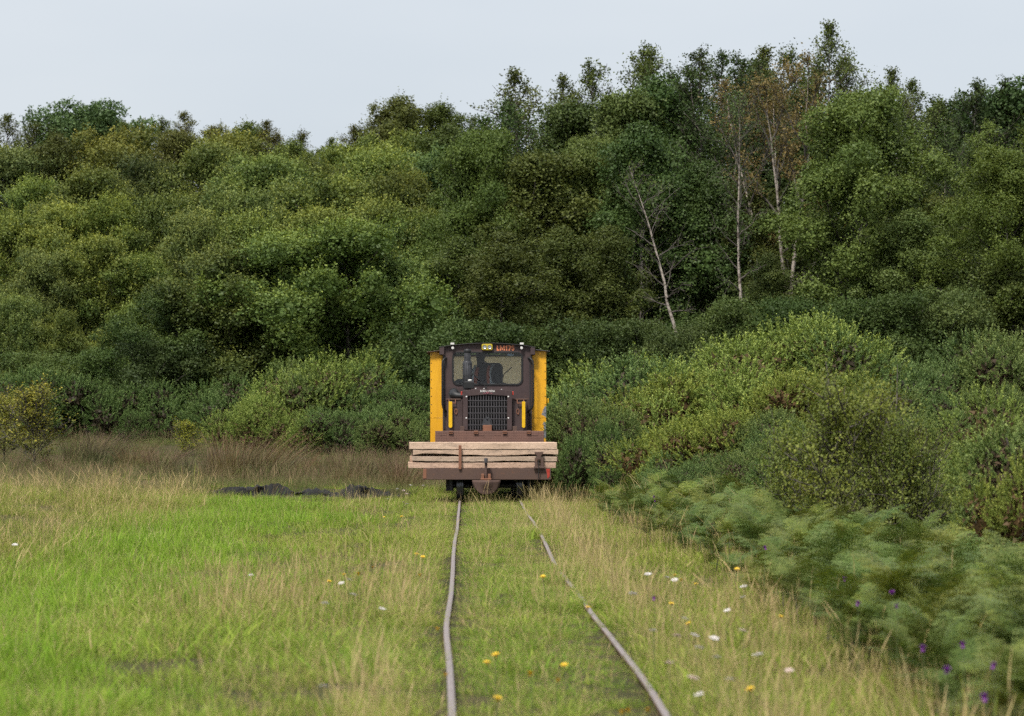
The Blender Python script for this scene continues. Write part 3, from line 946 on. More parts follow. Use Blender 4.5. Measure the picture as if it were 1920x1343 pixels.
# leaf hues, relative to the leaf material
G_MID = (1.0, 1.0, 1.0); G_YEL = (1.30, 1.20, .95); G_DRK = (.70, .78, .80); G_BLU = (.80, .98, 1.20); G_OLV = (1.04, .98, .82)
G_BRN = (1.12, .90, .80); G_RED = (1.55, .88, 1.0); G_LIT = (1.15, 1.14, .95); G_GRY = (.95, .90, 1.05)
W3 = ['willow0', 'willow1', 'willow2']; B3 = ['birch0', 'birch1', 'birch2']; TL = ['tall0', 'tall1']
rc = random.choice
def row(items, Y, protos, cols, look, ws=1.0, jy=3.0):
    out = []
    for it in items:
        px, py = it[0], it[1]
        pr = it[2] if len(it) > 2 and it[2] else rc(protos)
        c0 = it[3] if len(it) > 3 and it[3] else rc(cols)
        lk = it[4] if len(it) > 4 else look
        k = random.uniform(.74, 1.18)
        out.append((px, py, Y + random.uniform(-jy, jy), pr, tuple(v * k * random.uniform(.95, 1.05) for v in c0), ws * random.uniform(.9, 1.15), lk))
    return out

place_row(row([(12, 212), (95, 242), (168, 197, 'oak', G_BLU, 'dark bluish oak'), (262, 226), (392, 212, 'tall1', G_BRN, 'thin brownish tree'), (470, 235), (530, 226), (622, 258), (690, 206), (747, 186), (822, 198), (905, 226)],
              106, TL + ['birch1'], [G_OLV, G_BRN, G_GRY], 'small olive tree', 1.35), 'tree', 'along the hill skyline', 'trees on the hill crest')
place_row(row([(8, 278), (108, 258, None, G_BRN), (215, 244, None, G_BRN), (325, 248, None, G_BRN), (432, 250, None, G_BRN), (545, 268), (640, 275), (740, 250), (842, 240)],
              86, W3 + B3, [G_OLV, G_BRN, G_OLV, G_GRY], 'brownish olive tree', 1.15), 'tree', 'just below the hill skyline', 'trees high on the hillside')
place_row(row([(60, 335), (170, 318), (282, 296, 'willow1', (.75, .72, .80), 'grey-green round willow'), (392, 270, 'willow0', G_LIT, 'fresh green tall willow'), (500, 292), (608, 302), (712, 284), (818, 288)],
              70, W3, [G_MID, G_LIT, G_OLV, G_BLU], 'mid green tree', 1.05), 'tree', 'across the upper hillside', 'trees across the hillside')
place_row(row([(15, 398, None, G_YEL), (118, 384), (212, 368, None, G_YEL), (320, 366), (430, 350), (540, 346), (648, 336), (758, 322)],
              57, W3, [G_MID, G_LIT, G_YEL, G_OLV], 'leafy round willow', 1.0, 2), 'tree', 'halfway up the left wood', 'willows of the left wood')
place_row(row([(72, 470), (178, 442, None, G_YEL), (268, 478), (362, 402), (470, 402), (590, 390), (700, 376), (790, 402)],
              47.5, W3, [G_MID, G_LIT, G_YEL], 'dense willow dome', 1.0, 1.5), 'tree', 'in the third row of the left wood', 'willows of the left wood')
place_row(row([(330, 530, None, G_DRK), (425, 462, None, G_MID), (545, 438, None, (1.0, 1.02, .95)), (655, 415, None, (1.1, 1.12, .95)), (752, 478, None, G_MID)], 36.5, W3, [G_MID], 'large dark-bellied willow', 1.3, .4), 'tree', 'in the front of the left wood', 'willows of the left wood')
place_row(row([(25, 555), (120, 585), (235, 602), (820, 560)],
              39.5, W3, [G_MID, G_DRK, G_LIT], 'broad dark-bellied willow', .95, 1.0), 'tree', 'in the second row of the left wood', 'willows of the left wood')
place_row(row([(70, 660), (180, 655), (290, 640), (780, 650)],
              35.5, ['scrub'], [G_DRK, G_MID], 'low dark bush', 1.1, .6), 'bush', 'at the foot of the left wood', 'undergrowth of the left wood')
# right hand wood
place_row(row([(1012, 142, 'tall1', G_OLV), (1098, 150), (1188, 85), (1288, 105), (1388, 96), (1462, 84), (1545, 56), (1658, 140), (1760, 150), (1828, 150), (1888, 162, 'oak', G_BLU, 'dark blue-green oak')],
              60, TL, [G_MID, G_OLV, G_DRK], 'tall birch', 1.15, 3), 'tree', 'on the right wood skyline', 'birches of the right wood')
place_row(row([(955, 205), (1058, 200), (1160, 180), (1240, 152), (1350, 118, 'tall0', G_DRK), (1432, 180, 'tall1', G_DRK), (1530, 230, 'birch0'), (1590, 240, 'birch1'), (1640, 205), (1760, 245), (1870, 225)],
              51, B3 + TL, [G_OLV, G_MID, G_DRK], 'full birch', 1.15, 2), 'tree', 'in the third row of the right wood', 'birches of the right wood')
place_row(row([(892, 248, 'round', (.98, 1.0, .85)), (1000, 290), (1100, 262, 'round', (.95, .95, .85)), (1208, 240), (1310, 310), (1412, 345), (1720, 330), (1812, 385)],
              45, B3, [G_OLV, G_MID, G_DRK], 'leafy birch', 1.25, 1.5), 'tree', 'in the second row of the right wood', 'birches of the right wood')
place_row(row([(1480, 118, 'red', G_RED, 'rust brown birch with white bare stems')], 43, TL, [G_RED], '', 1.05, .3), 'tree', 'among the green right-hand wood', None)
place_row(row([(1372, 175, 'sparse', G_DRK, 'thin birch with a long white trunk')], 36, TL, [G_DRK], '', .9, .3), 'tree', 'in the right wood', None)
place_row(row([(1292, 300, 'bare', G_OLV, 'leaning nearly bare birch with pale trunk')], 34.6, TL, [G_OLV], '', 1.0, .1), 'tree', 'in the right wood', None)
place_row(row([(1602, 172, 'round', (1.15, 1.2, 1.0), 'big rounded birch with a pale trunk inside')], 38.6, TL, [G_MID], '', 1.12, .1), 'tree', 'of the right wood front', None)
place_row(row([(850, 450), (945, 440), (1050, 432), (1140, 430), (1440, 480), (1715, 400)],
              37, B3, [G_MID, G_OLV, G_DRK], 'young birch', 1.3, 1.0), 'tree', 'in the front row of the right wood', 'birches of the right wood')
place_row(row([(1900, 282, 'round', (1.4, 1.4, 1.05), 'bright green wide birch')], 34.8, TL, [G_LIT], '', 1.05, .1), 'tree', 'filling the right edge', None)
place_row(row([(850, 600), (935, 610), (1020, 620), (1110, 600), (1215, 600), (1290, 615), (1380, 560), (1480, 560), (1580, 560), (1680, 550), (1780, 540), (1890, 500)],
              33.5, ['scrub'], [G_DRK, G_MID, G_DRK], 'dark leafy bush', 1.1, .8), 'bush', 'at the foot of the right wood', 'undergrowth of the right wood')

# ------------------------------------------------------------------ gorse
def make_gorse(seed, w=1.3, h=1.7, lobes=9, shoots=190, needles=26, sl=.22, nl=.05):
    r = np.random.default_rng(seed)
    P0, D, Ls, dead = [], [], [], []
    LC, LR, VO = [], [], []
    wood = []
    for k in range(lobes):
        a = r.uniform(0, 6.28); q = w * .62 * math.sqrt(r.uniform(0, 1))
        zc = h * r.uniform(.12, .74) * (1 - .8 * (q / w) ** 2)
        c = np.array([math.cos(a) * q, math.sin(a) * q, zc])
        lr = w * r.uniform(.26, .46)
        wood.append((branch_curve(np.array([c[0] * .2, c[1] * .2, -.05]), unit(c[None])[0], np.linalg.norm(c), r, .1, 5, .05), np.linspace(.03, .012, 5)))
        LC.append(c); LR.append(lr)
        n = shoots
        v = unit(r.normal(0, 1, (n, 3)) + np.array([0, 0, .25]))
        rr = lr * np.where(r.uniform(0, 1, n) < .14, r.uniform(.35, .75, n), r.uniform(.88, 1.06, n))
        pos = c + v * rr[:, None] * np.array([1, 1, .9])
        d = unit(v * .85 + np.array([0, 0, .55]) + r.normal(0, .25, (n, 3)))
        keep = pos[:, 2] > .02
        VO.append(v[keep]); P0.append(pos[keep]); D.append(d[keep]); Ls.append((sl * r.uniform(.5, 1.3, n))[keep]); dead.append((rr < lr * .8)[keep])
    P0 = np.concatenate(P0); D = np.concatenate(D); Ls = np.concatenate(Ls); dead = np.concatenate(dead)
    hue = r.normal(0, .2, len(P0))
    n = len(P0) * needles
    i = np.repeat(np.arange(len(P0)), needles)
    u = r.uniform(0, 1, n)
    C = P0[i] + D[i] * (Ls[i] * u)[:, None]
    rnd = r.normal(0, 1, (n, 3))
    out = unit(rnd - (rnd * D[i]).sum(-1, keepdims=True) * D[i])
    nd = unit(out * .85 + D[i] * .75)
    L = nl * (1.15 - .7 * u) * r.uniform(.7, 1.3, n)
    VO = np.concatenate(VO)
    side = unit(np.cross(nd, VO[i] + np.array([0, 0, .3]) + r.normal(0, .45, (n, 3))))
    hw = .0078
    V = np.stack([C - side * hw, C + side * hw, C + nd * L[:, None]], 1).reshape(-1, 3)
    F = np.arange(n * 3).reshape(-1, 3)
    # dead inner twigs, coarse
    mi = lobes * 200
    li = r.integers(0, lobes, mi)
    vi = unit(r.normal(0, 1, (mi, 3)))
    Ci = np.array(LC)[li] + vi * (np.array(LR)[li] * r.uniform(.3, .82, mi))[:, None]
    ei = unit(r.normal(0, 1, (mi, 3))); fi = unit(np.cross(ei, vi))
    q_ = .06
    Vi = np.stack([Ci - fi * q_ * .6, Ci + fi * q_ * .6, Ci + ei * q_ * 1.6], 1).reshape(-1, 3)
    Vi[:, 2] = np.maximum(Vi[:, 2], .0)
    V = np.concatenate([V, Vi]); F = np.arange(len(V)).reshape(-1, 3)
    tint = np.repeat(np.clip(.4 + hue[i] + r.normal(0, .2, n), 0, 1), 3)
    tip = np.repeat(np.clip((u - .55) * 1.8, 0, 1) * r.uniform(.1, .9, n), 3)
    tint = np.concatenate([tint, np.repeat(r.uniform(0, 1, mi), 3)]); tip = np.concatenate([tip, np.zeros(mi * 3)])
    me = new_mesh('gorse_foliage', V, F, {'tint': tint, 'tip': tip})
    me.materials.append(M['gorse']); me.materials.append(M['gorse_dead'])
    me.polygons.foreach_set('material_index', np.concatenate([(dead[i] & (r.uniform(0, 1, n) < .7)), np.ones(mi, bool)]).astype(np.int32))
    wv, wf = tubes(wood)
    st = new_mesh('gorse_stems', wv, wf, None, True); st.materials.append(M['twig_bark'])
    return {'crown': me, 'trunk': st, 'h': float(np.percentile(V[:, 2], 99.5))}
GO = [make_gorse(300 + i) for i in range(5)]

GO_MID = (1, 1, 1); GO_YEL = (1.35, 1.2, .85); GO_BLU = (.88, .98, 1.05); GO_DRK = (.70, .80, .80); GO_LIT = (1.42, 1.38, 1.1)
def gorse_set(items, where, group, look):
    items = sorted(items, key=lambda q: q[0])
    for i, it in enumerate(items):
        px, py, Y = it[:3]
        colr = it[3] if len(it) > 3 else rc([GO_MID, GO_BLU, GO_LIT])
        ws = it[4] if len(it) > 4 else 1.0
        p = at(px, py, Y)
        g = gz(p.x, Y) - .04
        k = random.uniform(.9, 1.1)
        plant('gorse_bush', GO[(i * 2 + len(items)) % len(GO)], (p.x, Y, g), p.z - g, random.uniform(0, 6.28), tuple(c * k for c in colr),
              '%s, %s from the left %s' % (look, ORD[i], where), 'bush', group, ws, 'foliage', 'stem')
gorse_set([(20, 705, 31.5, GO_DRK), (110, 690, 33, GO_DRK), (185, 705, 32, GO_DRK), (255, 770, 30.5, GO_DRK, .9), (345, 715, 31.5, GO_DRK), (430, 705, 31, GO_BLU)],
          'below the left wood', 'dark gorse below the left wood', 'dark green gorse bush')
gorse_set([(470, 745, 28.5, GO_LIT), (520, 700, 29.5, GO_LIT), (570, 678, 30, GO_MID), (630, 666, 30.5, GO_LIT), (690, 690, 30, GO_BLU), (560, 770, 27, GO_LIT), (625, 765, 27, GO_BLU), (700, 755, 27.5, GO_BLU), (760, 720, 29, GO_DRK), (790, 770, 26.5, GO_MID), (735, 790, 26, GO_MID, 1.2), (420, 790, 29, GO_LIT, .8)],
          'in the clump left of the locomotive', 'gorse clump left of the locomotive', 'grey-green gorse bush')
gorse_set([(1050, 740, 17, GO_DRK), (1110, 705, 15, GO_BLU), (1180, 680, 16, GO_LIT), (1065, 765, 6, GO_MID, .7), (1125, 748, 3.2, GO_MID, .78), (1098, 790, 1.2, GO_DRK, .62), (1190, 735, 6, GO_YEL), (1250, 705, 7, GO_YEL), (1240, 670, 14, GO_BLU)],
          'just right of the wagon', 'gorse beside the wagon', 'spiny gorse bush')
gorse_set([(1320, 680, 6, GO_LIT), (1370, 640, 9, GO_LIT), (1440, 598, 10, GO_LIT), (1520, 598, 10, GO_LIT), (1590, 620, 9, GO_BLU), (1670, 690, 11, GO_BLU), (1740, 670, 13, GO_BLU), (1810, 630, 14, GO_BLU), (1880, 620, 13, GO_MID), (1460, 700, 5, GO_YEL), (1560, 700, 5, GO_YEL), (1640, 720, 4, GO_MID), (1740, 740, 4, GO_BLU), (1860, 720, 5, GO_MID)],
          'along the top of the right bank', 'gorse on the right bank', 'fresh green gorse bush')
gorse_set([(1180, 830, 0.0, GO_MID, .9), (1250, 800, -1.5, GO_YEL), (1330, 770, -2.5, GO_YEL), (1245, 850, -3.0, GO_BLU), (1330, 850, -4, GO_BLU), (1420, 770, -3, GO_MID), (1480, 800, -5, GO_BLU), (1400, 830, -6, GO_MID), (1740, 770, -6, GO_MID), (1660, 760, -2, GO_MID), (1165, 875, -1.2, GO_DRK, .9), (1290, 870, -5.5, GO_BLU), (1375, 860, -8, GO_MID), (1465, 850, -9, GO_DRK), (1560, 830, -8, GO_MID), (1780, 850, -12, GO_BLU), (1700, 850, -13, GO_MID)],
          'on the near right slope', 'gorse on the right bank slope', 'brown-hearted gorse bush')
gorse_set([(1840, 735, -15.5, GO_LIT, .75), (1905, 860, -20.5, GO_YEL, .7), (1975, 800, -19, GO_MID, .9), (1770, 900, -17, GO_MID, .8)],
          'close to the camera', 'nearest gorse', 'large blurred gorse bush')

# ------------------------------------------------------------------ leafy shrubs
SHR = make_tree('shrub', 260, H=2.2, R=1.0, base=.03, top_pow=.5, n_prim=34, n_sec=6, n_twig=5, twig=.34, leaves=9, leaf=.05, elev=(.7, 1.35), twig_up=1.3, fill=.3, trunk_r=.03, mat='leaf_tip', wide=.75, show_twigs=True)
THN = make_tree('thorn', 261, H=2.0, R=1.25, base=.04, top_pow=.55, n_prim=40, n_sec=7, n_twig=6, twig=.30, leaves=13, leaf=.048, elev=(.2, 1.2), twig_up=.6, fill=.3, trunk_r=.03, wide=.7, show_twigs=True)
for px, py, Y, pr, colr, ws, lab in [
    (62, 712, 18.5, SHR, (1.75, 1.3, .85), 1.7, 'orange-tipped young willow bush at the left edge'),
    (350, 785, 24.0, SHR, (2.0, 1.6, .8), 1.8, 'small yellowish bush in front of the dark gorse'),
    (10, 730, 20, SHR, (1.6, 1.25, .85), 1.5, 'willow bush half cut off by the left edge'),
    (1600, 690, -17.0, THN, (1.65, 1.4, 1.0), 1.0, 'blurred brownish green thorn bush with upright twigs'),
    (1500, 770, -15.5, THN, (1.5, 1.4, 1.0), .85, 'blurred olive thorn bush left of the upright twigs'),
    (1690, 780, -17.5, THN, (1.5, 1.35, 1.0), .85, 'blurred olive thorn bush right of the upright twigs'),
    (1215, 655, 17, SHR, (1.2, 1.25, .9), .8, 'small pale-leaved willow rising behind the gorse by the wagon'),
    (1330, 640, 16, SHR, (1.2, 1.2, .8), .8, 'thin yellowish willow rising behind the right bank gorse'),
]:
    p = at(px, py, Y); g = gz(p.x, Y) - .04
    plant('thorn_bush' if pr is THN else 'willow_bush', pr, (p.x, Y, g), p.z - g, random.uniform(0, 6.28), colr, lab, 'bush', None, ws, 'crown', 'stem')

# ------------------------------------------------------------------ rushes
def make_rush(seed, n=260, h=.95, spread=.22, lean=.35, bias=(.25, 0)):
    r = np.random.default_rng(seed)
    a = r.uniform(0, 6.28, n); q = spread * np.sqrt(r.uniform(0, 1, n))
    b = np.stack([np.cos(a) * q, np.sin(a) * q, np.full(n, -.05)], -1)
    hh = h * r.uniform(.55, 1.1, n)
    d = np.stack([np.cos(a) * lean + bias[0], np.sin(a) * lean + bias[1]], -1) + r.normal(0, .14, (n, 2))
    fa = r.uniform(0, 6.28, n); sd = np.stack([np.cos(fa), np.sin(fa), np.zeros(n)], -1)
    rings = []; ts = [0, .35, .7, 1.0]
    for t in ts:
        c = b + np.concatenate([d * (hh * t ** 1.6)[:, None], (hh * (t - .1 * t * t))[:, None]], -1)
        w = .0038 * (1 - t * .75)
        rings.append(np.stack([c - sd * w, c + sd * w], 1))
    V = np.stack(rings, 1)
    k = len(ts) * 2; b0 = np.arange(n)[:, None] * k
    F = np.concatenate([np.concatenate([b0 + 2 * s, b0 + 2 * s + 1, b0 + 2 * s + 3, b0 + 2 * s + 2], 1) for s in range(len(ts) - 1)])
    tip = np.tile(np.repeat(np.array([0, .25, .8, 1.0]), 2), n) * np.repeat(r.uniform(.5, 1, n), k)
    me = new_mesh('rush_clump', V.reshape(-1, 3), F, {'tip': tip, 'tint': np.repeat(r.uniform(0, 1, n), k)})
    me.materials.append(M['rush'])
    return me
RU = [make_rush(400, 420, 1.0, .45, .35), make_rush(401, 300, .8, .3, .4), make_rush(402, 260, .85, .3, .3, (.1, 0)), make_rush(403, 200, .65, .25, .5)]
rush = [(460, 802, 13.8, 0, 1.15), (430, 815, 14.2, 0, 1.0), (495, 822, 13.4, 1, 1.0), (360, 835, 15, 1, 1.0), (300, 830, 16.5, 1, 1.1), (250, 822, 17.5, 2, 1.1), (185, 800, 18.5, 0, 1.0), (150, 805, 19, 1, 1.0), (400, 850, 13, 3, 1.0), (340, 860, 13, 3, 1.2),
        (560, 835, 16, 2, 1.0), (610, 838, 17, 2, 1.0), (655, 830, 15, 2, 1.1), (700, 835, 16, 1, 1.0), (740, 838, 14, 2, .95), (765, 850, 11, 1, .9), (640, 870, 12.7, 3, 1.0), (590, 865, 13.5, 3, 1.0), (690, 860, 13.2, 3, 1.0), (745, 865, 9.5, 3, .9), (530, 860, 13.2, 3, .9), (100, 850, 16, 3, 1.0), (40, 850, 15, 3, 1.0), (220, 860, 14, 3, 1.1), (280, 870, 13, 3, 1.0)]
rush.sort(key=lambda q: q[0])
for i, (px, py, Y, k, s) in enumerate(rush):
    p = at(px, py, Y); g = gz(p.x, Y)
    o = link('rush_clump', RU[k]); o.location = (p.x, Y, g)
    hz = max(.40, (p.z - g) * .98)
    sc_ = hz / [.95, .76, .8, .62][k]
    o.scale = (sc_ * s * 1.1, sc_ * s * 1.1, sc_); o.rotation_euler = (0, 0, random.uniform(-.5, .5))
    o.color = (random.uniform(.9, 1.25), random.uniform(.85, 1.05), random.uniform(.8, 1.1), 1)
    tag(o, '%s clump of rushes, %s from the left before the gorse' % ('tall reddish-brown leaning' if k == 0 else 'brown-tipped', ORD[i]), 'rushes', 'rush clumps on the bog')

# ------------------------------------------------------------------ bracken
def make_frond(seed, L=.8, pairs=17, pin=11):
    r = np.random.default_rng(seed)
    V, F, tips = [], [], []
    def quad(c, d, s, l, w, tp):
        n = len(V)
        V.extend([c, c + d * l * .5 + s * w * .5, c + d * l, c + d * l * .5 - s * w * .5]); F.append((n, n + 1, n + 2, n + 3)); tips.extend([tp] * 4)
    up = np.array([0, 0, 1.0])
    # rachis rises then arches over along +x
    ts = np.linspace(0, 1, 24)
    th = 1.15 - 1.35 * ts ** 1.3
    step = L / 23
    pts = np.cumsum(np.stack([np.cos(th) * step, np.zeros(24), np.sin(th) * step], -1), 0)
    pts[:, 1] += np.cumsum(r.normal(0, .004, 24))
    for i in range(23):
        d = pts[i + 1] - pts[i]; l = np.linalg.norm(d); d = d / l
        quad(pts[i], d, np.array([0, 1.0, 0]), l * 1.05, .007, .1)
    for k in range(pairs):
        t = .24 + .76 * k / pairs
        p = np.array([np.interp(t, ts, pts[:, j]) for j in range(3)])
        i = min(22, int(t * 23)); d = unit((pts[i + 1] - pts[i])[None])[0]
        nrm = np.cross(d, np.array([0, 1.0, 0])); nrm = nrm if nrm[2] > 0 else -nrm
        u = (t - .24) / .76
        pl = L * .36 * (1 - u) ** .8 * (.62 + .38 * min(1, u * 4)) + .015
        for sgn in (-1, 1):
            pd = unit((np.array([0, sgn, 0]) * .9 + d * .45 + nrm * r.normal(-.12, .12))[None])[0]
            m = max(3, int(pin * pl / (L * .3)))
            for q in range(m):
                v = (q + .6) / m
                c = p + pd * pl * v - up * .10 * pl * v * v
                ll = pl * .20 * (1 - v) ** .7 + .008
                for s2 in (-1, 1):
                    sd = unit((np.cross(pd, nrm) * s2 + pd * .35 + nrm * r.normal(0, .15))[None])[0]
                    quad(c, sd, pd, ll, max(.007, pl / m * .62), float(np.clip(r.normal(.25, .2) + .3 * v, 0, 1)))
    V = np.array(V); F = np.array(F)
    me = new_mesh('frond', V, F, {'tint': np.repeat(r.uniform(.1, .9, len(F)), 4), 'tip': np.array(tips)})
    me.materials.append(M['bracken'])
    return me
FR = [make_frond(500 + i, L, 16, 9) for i, L in enumerate((.50, .44, .58, .38))]
stem_me = MB().tube([(0, 0, -.05), (.01, 0, .12), (.03, .0, .28)], [.008, .007, .005], 5).build('stem', M['bark'])
BR_STEM = stem_me.data
bpy.data.objects.remove(stem_me)
br_pts = []
def br_in(x0, x1, y0, y1, n):
    for _ in range(n):
        br_pts.append((random.uniform(x0, x1), random.uniform(y0, y1)))
br_in(1.5, 2.4, -9, -1.5, 26); br_in(1.55, 3.2, -16, -8, 52); br_in(1.75, 3.6, -23, -15, 68); br_in(1.75, 3.4, -29, -22, 66); br_in(1.9, 3.0, -33, -28, 36); br_in(1.62, 2.5, -33.5, -26, 34); br_in(2.4, 4.6, -13, -4, 22)
br_pts.sort(key=lambda q: q[1])
for i, (x, y) in enumerate(br_pts):
    g = gz(x, y)
    dd = y - CAM.y
    bpx = 868 + (x - CAM.x) * FPX / dd; bpy_ = 777 + (CAM.z - g - .5) * FPX / dd
    if bpy_ < np.interp(bpx, [1100, 1250, 1400, 1500, 1600, 1750, 1920], [895, 890, 868, 880, 925, 945, 975]):
        continue            # the gorse takes over here
    s = random.uniform(.7, 1.05) * (1.0 if x > 2.0 else .85)
    zone = 'closest to the camera' if y < -22 else ('halfway to the wagon' if y < -10 else 'near the wagon')
    side = 'beside the straw grass' if x < 2.3 else 'in front of the gorse'
    o = thing('bracken_fern', 'green bracken fern %s, %s' % (side, zone), 'fern', (x, y, g), random.uniform(0, 6.28), 'bracken %s, %s' % (side, zone))
    o.scale = (s, s, s)
    k = random.randint(6, 9)
    hue = random.choice([(1, 1, 1), (.88, .98, 1.0), (1.2, 1.12, .85), (.75, .85, .8), (1.05, 1, .9)]) if random.random() > .02 else (1.3, .9, .7)
    for j in range(k):
        fr = link('frond', rc(FR), None, o)
        fr.location = (random.uniform(-.06, .06), random.uniform(-.06, .06), random.uniform(.05, .32))
        fr.rotation_euler = (random.uniform(-.25, .25), random.uniform(-.45, .25), j * 6.28 / k + random.uniform(-.5, .5))
        f_s = random.uniform(.75, 1.1); fr.scale = (f_s, f_s, f_s)
        fr.color = (*[c * random.uniform(.92, 1.08) for c in hue], 1)
    link('stem', BR_STEM, None, o)

# ------------------------------------------------------------------ flowers
M['white_petal'] = plain_mat('white_petal', (.78, .72, .70), .6)
M['pink_petal'] = plain_mat('pinkish_petal', (.72, .55, .52), .6)
M['yellow_petal'] = plain_mat('yellow_petal', (.80, .52, .02), .6)
M['purple_petal'] = plain_mat('purple_petal', (.27, .05, .36), .6)
M['stalk'] = plain_mat('stalk', (.12, .15, .05), .7)
def flower_meshes():
    r = random.Random(5)
    um = MB()                                # flat umbel of small florets
    for i in range(34):
        a = i * 2.4; q = .034 * math.sqrt(i / 34)
        x, y = math.cos(a) * q, math.sin(a) * q
        z = -.25 * q + r.uniform(0, .004)
        um.add([(x + .006 * math.cos(t), y + .006 * math.sin(t), z) for t in (0, 1.26, 2.51, 3.77, 5.03)] + [(x, y, z - .008)], [(0, 1, 2, 3, 4), (0, 5, 1), (1, 5, 2), (2, 5, 3), (3, 5, 4), (4, 5, 0)])
    ye = MB()
    for ring, (l, zz, n) in enumerate(((.018, .0, 14), (.012, .004, 10))):
        for i in range(n):
            a = 6.283 * i / n + ring * .2
            c, s = math.cos(a), math.sin(a)
            ye.add([(0, 0, zz), (c * l * .7 - s * .004, s * l * .7 + c * .004, zz + .004), (c * l, s * l, zz + .006), (c * l * .7 + s * .004, s * l * .7 - c * .004, zz + .004)], [(0, 1, 2, 3)])
    ye.lathe((0, 0, -.008), [(.002, 0), (.006, .002), (.005, .009)], 'z', 8)
    pu = MB()
    for i in range(40):
        a = i * 2.4; e = .3 + 1.2 * (i / 40)
        d = Vector((math.cos(a) * math.cos(e), math.sin(a) * math.cos(e), math.sin(e)))
        sd = d.cross(Vector((0, 0, 1))).normalized() * .0025
        pu.add([tuple(-sd), tuple(sd), tuple(d * .019 + sd * 1.3), tuple(d * .019 - sd * 1.3)], [(0, 1, 2, 3)])
    pu.lathe((0, 0, -.014), [(.002, 0), (.008, .005), (.007, .014)], 'z', 8)
    st = MB().tube([(0, 0, 0), (.01, .0, -.12), (.0, .01, -.25), (.005, .0, -.42)], [.0016, .002, .0024, .003], 4)
    ms = {}
    for k, mb, mt in (('white', um, 'white_petal'), ('pink', um, 'pink_petal'), ('yellow', ye, 'yellow_petal'), ('purple', pu, 'purple_petal'), ('stem', st, 'stalk')):
        o = mb.build(k, M[mt]); ms[k] = o.data; bpy.data.objects.remove(o)
    return ms
FM = flower_meshes()
def flowers(kind, colword, name, pix, zh, size):
    zones = {}
    for px, py in pix:
        p = on_level(px, py, zh)
        p = p if p.y < 30 else at(px, py, 25)
        z = 'left of the track' if p.x < -.5 else ('between the rails' if p.x < .48 else 'right of the track')
        zones.setdefault(z, []).append((p, px, py))
    for z, ps in zones.items():
        ps.sort(key=lambda q: q[0].y)
        for i, (p, px, py) in enumerate(ps):
            o = thing(name, '%s %s, %s nearest to the camera' % (colword, z, ORD[i]) if i else '%s %s, nearest of all to the camera' % (colword, z), 'flower', (p.x, p.y, p.z), random.uniform(0, 6.28), '%s flowers' % kind)
            s = size * random.uniform(.8, 1.25)
            o.scale = (s, s, s)
            h = link('flower_head', FM['pink' if kind == 'white' and random.random() < .4 else kind], None, o)
            h.rotation_euler = (random.uniform(-.4, .3), random.uniform(-.3, .3), 0)
            link('stem', FM['stem'], None, o)
flowers('white', 'flat white flower umbel', 'yarrow_flower', [(610, 1129), (655, 1085), (664, 1113), (717, 1140), (606, 1284), (640, 1092), (470, 1077), (745, 916), (757, 919), (763, 925), (727, 935), (757, 941), (762, 944), (770, 909), (793, 910), (1215, 1075), (1250, 1081), (1265, 1086),
     (1363, 1143), (1393, 1180), (1285, 1158), (1340, 1195), (1304, 1189), (1270, 1190), (1368, 1271), (1453, 1010), (1303, 963), (1300, 1268), (1312, 1212), (1392, 1118), (1394, 1098), (1187, 1111), (28, 1020), (1345, 1230), (1420, 1225), (1480, 1255), (1310, 1300), (1255, 1240), (1225, 1180)], .26, .66)
flowers('yellow', 'yellow hawkbit flower', 'hawkbit_flower', [(781, 1040), (793, 1045), (788, 1079), (699, 1064), (672, 1077), (645, 1078), (617, 1091), (720, 970), (753, 969), (1018, 1082), (1102, 1140), (930, 1229), (913, 1243), (1058, 1248), (836, 1266), (933, 1311), (994, 1264), (1046, 1276),
     (1265, 1079), (1277, 1088), (1305, 1096), (1259, 1133), (1291, 1170), (1464, 1157), (1407, 1294), (1178, 1333), (1165, 1336), (1215, 1332), (1382, 1068), (820, 1180)], .17, 1.1)
flowers('purple', 'purple knapweed flower', 'knapweed_flower', [(1243, 900), (1259, 923), (1226, 932), (1228, 940), (1583, 1087), (1673, 1112), (1608, 1133), (1681, 1137), (1730, 1217), (1805, 1211), (1775, 1258), (1862, 1250), (1846, 1310), (1435, 1028), (1226, 1123)], .42, .85)

# ------------------------------------------------------------------ vehicle materials
M['brown'] = paint_mat('brown_paint', (.046, .027, .028), (.075, .047, .045), (.12, .062, .042), .63, .5, 2.2)
M['brown_rust'] = paint_mat('brown_rusty_steel', (.085, .050, .042), (.12, .07, .05), (.16, .075, .045), .60, .7, 2.6, 0, .25)
M['rust'] = paint_mat('rust', (.20, .085, .05), (.27, .12, .07), (.12, .05, .035), .6, .8, 8, 0, .3)
M['dark_steel'] = paint_mat('dark_steel', (.018, .017, .018), (.035, .03, .03), (.06, .035, .025), .66, .55, 4)
M['black'] = plain_mat('black_rubber', (.012, .012, .013), .55)
M['stack'] = paint_mat('sooty_steel', (.045, .045, .05), (.10, .10, .11), (.02, .02, .02), .58, .4, 7, .5)
M['white_lamp'] = plain_mat('lamp_white', (.75, .73, .70), .3)
M['chrome'] = plain_mat('lamp_reflector', (.6, .6, .6), .2, .8)
M['orange'] = plain_mat('orange_paint', (.90, .30, .14), .5)
M['white_print'] = plain_mat('white_print', (.80, .78, .76), .5)
M['pink_print'] = plain_mat('pink_print', (.62, .22, .28), .5)
M['red_lens'] = plain_mat('red_lens', (.45, .05, .035), .25)
M['yellow_guard'] = plain_mat('yellow_guard', (.85, .50, .008), .4)
M['lamp_yellow'] = plain_mat('lamp_yellow', (.55, .42, .02), .4)
M['sticker'] = plain_mat('pale_blue_sticker', (.32, .45, .55), .5)
M['radiator_core'] = plain_mat('radiator_core', (.010, .009, .010), .8)
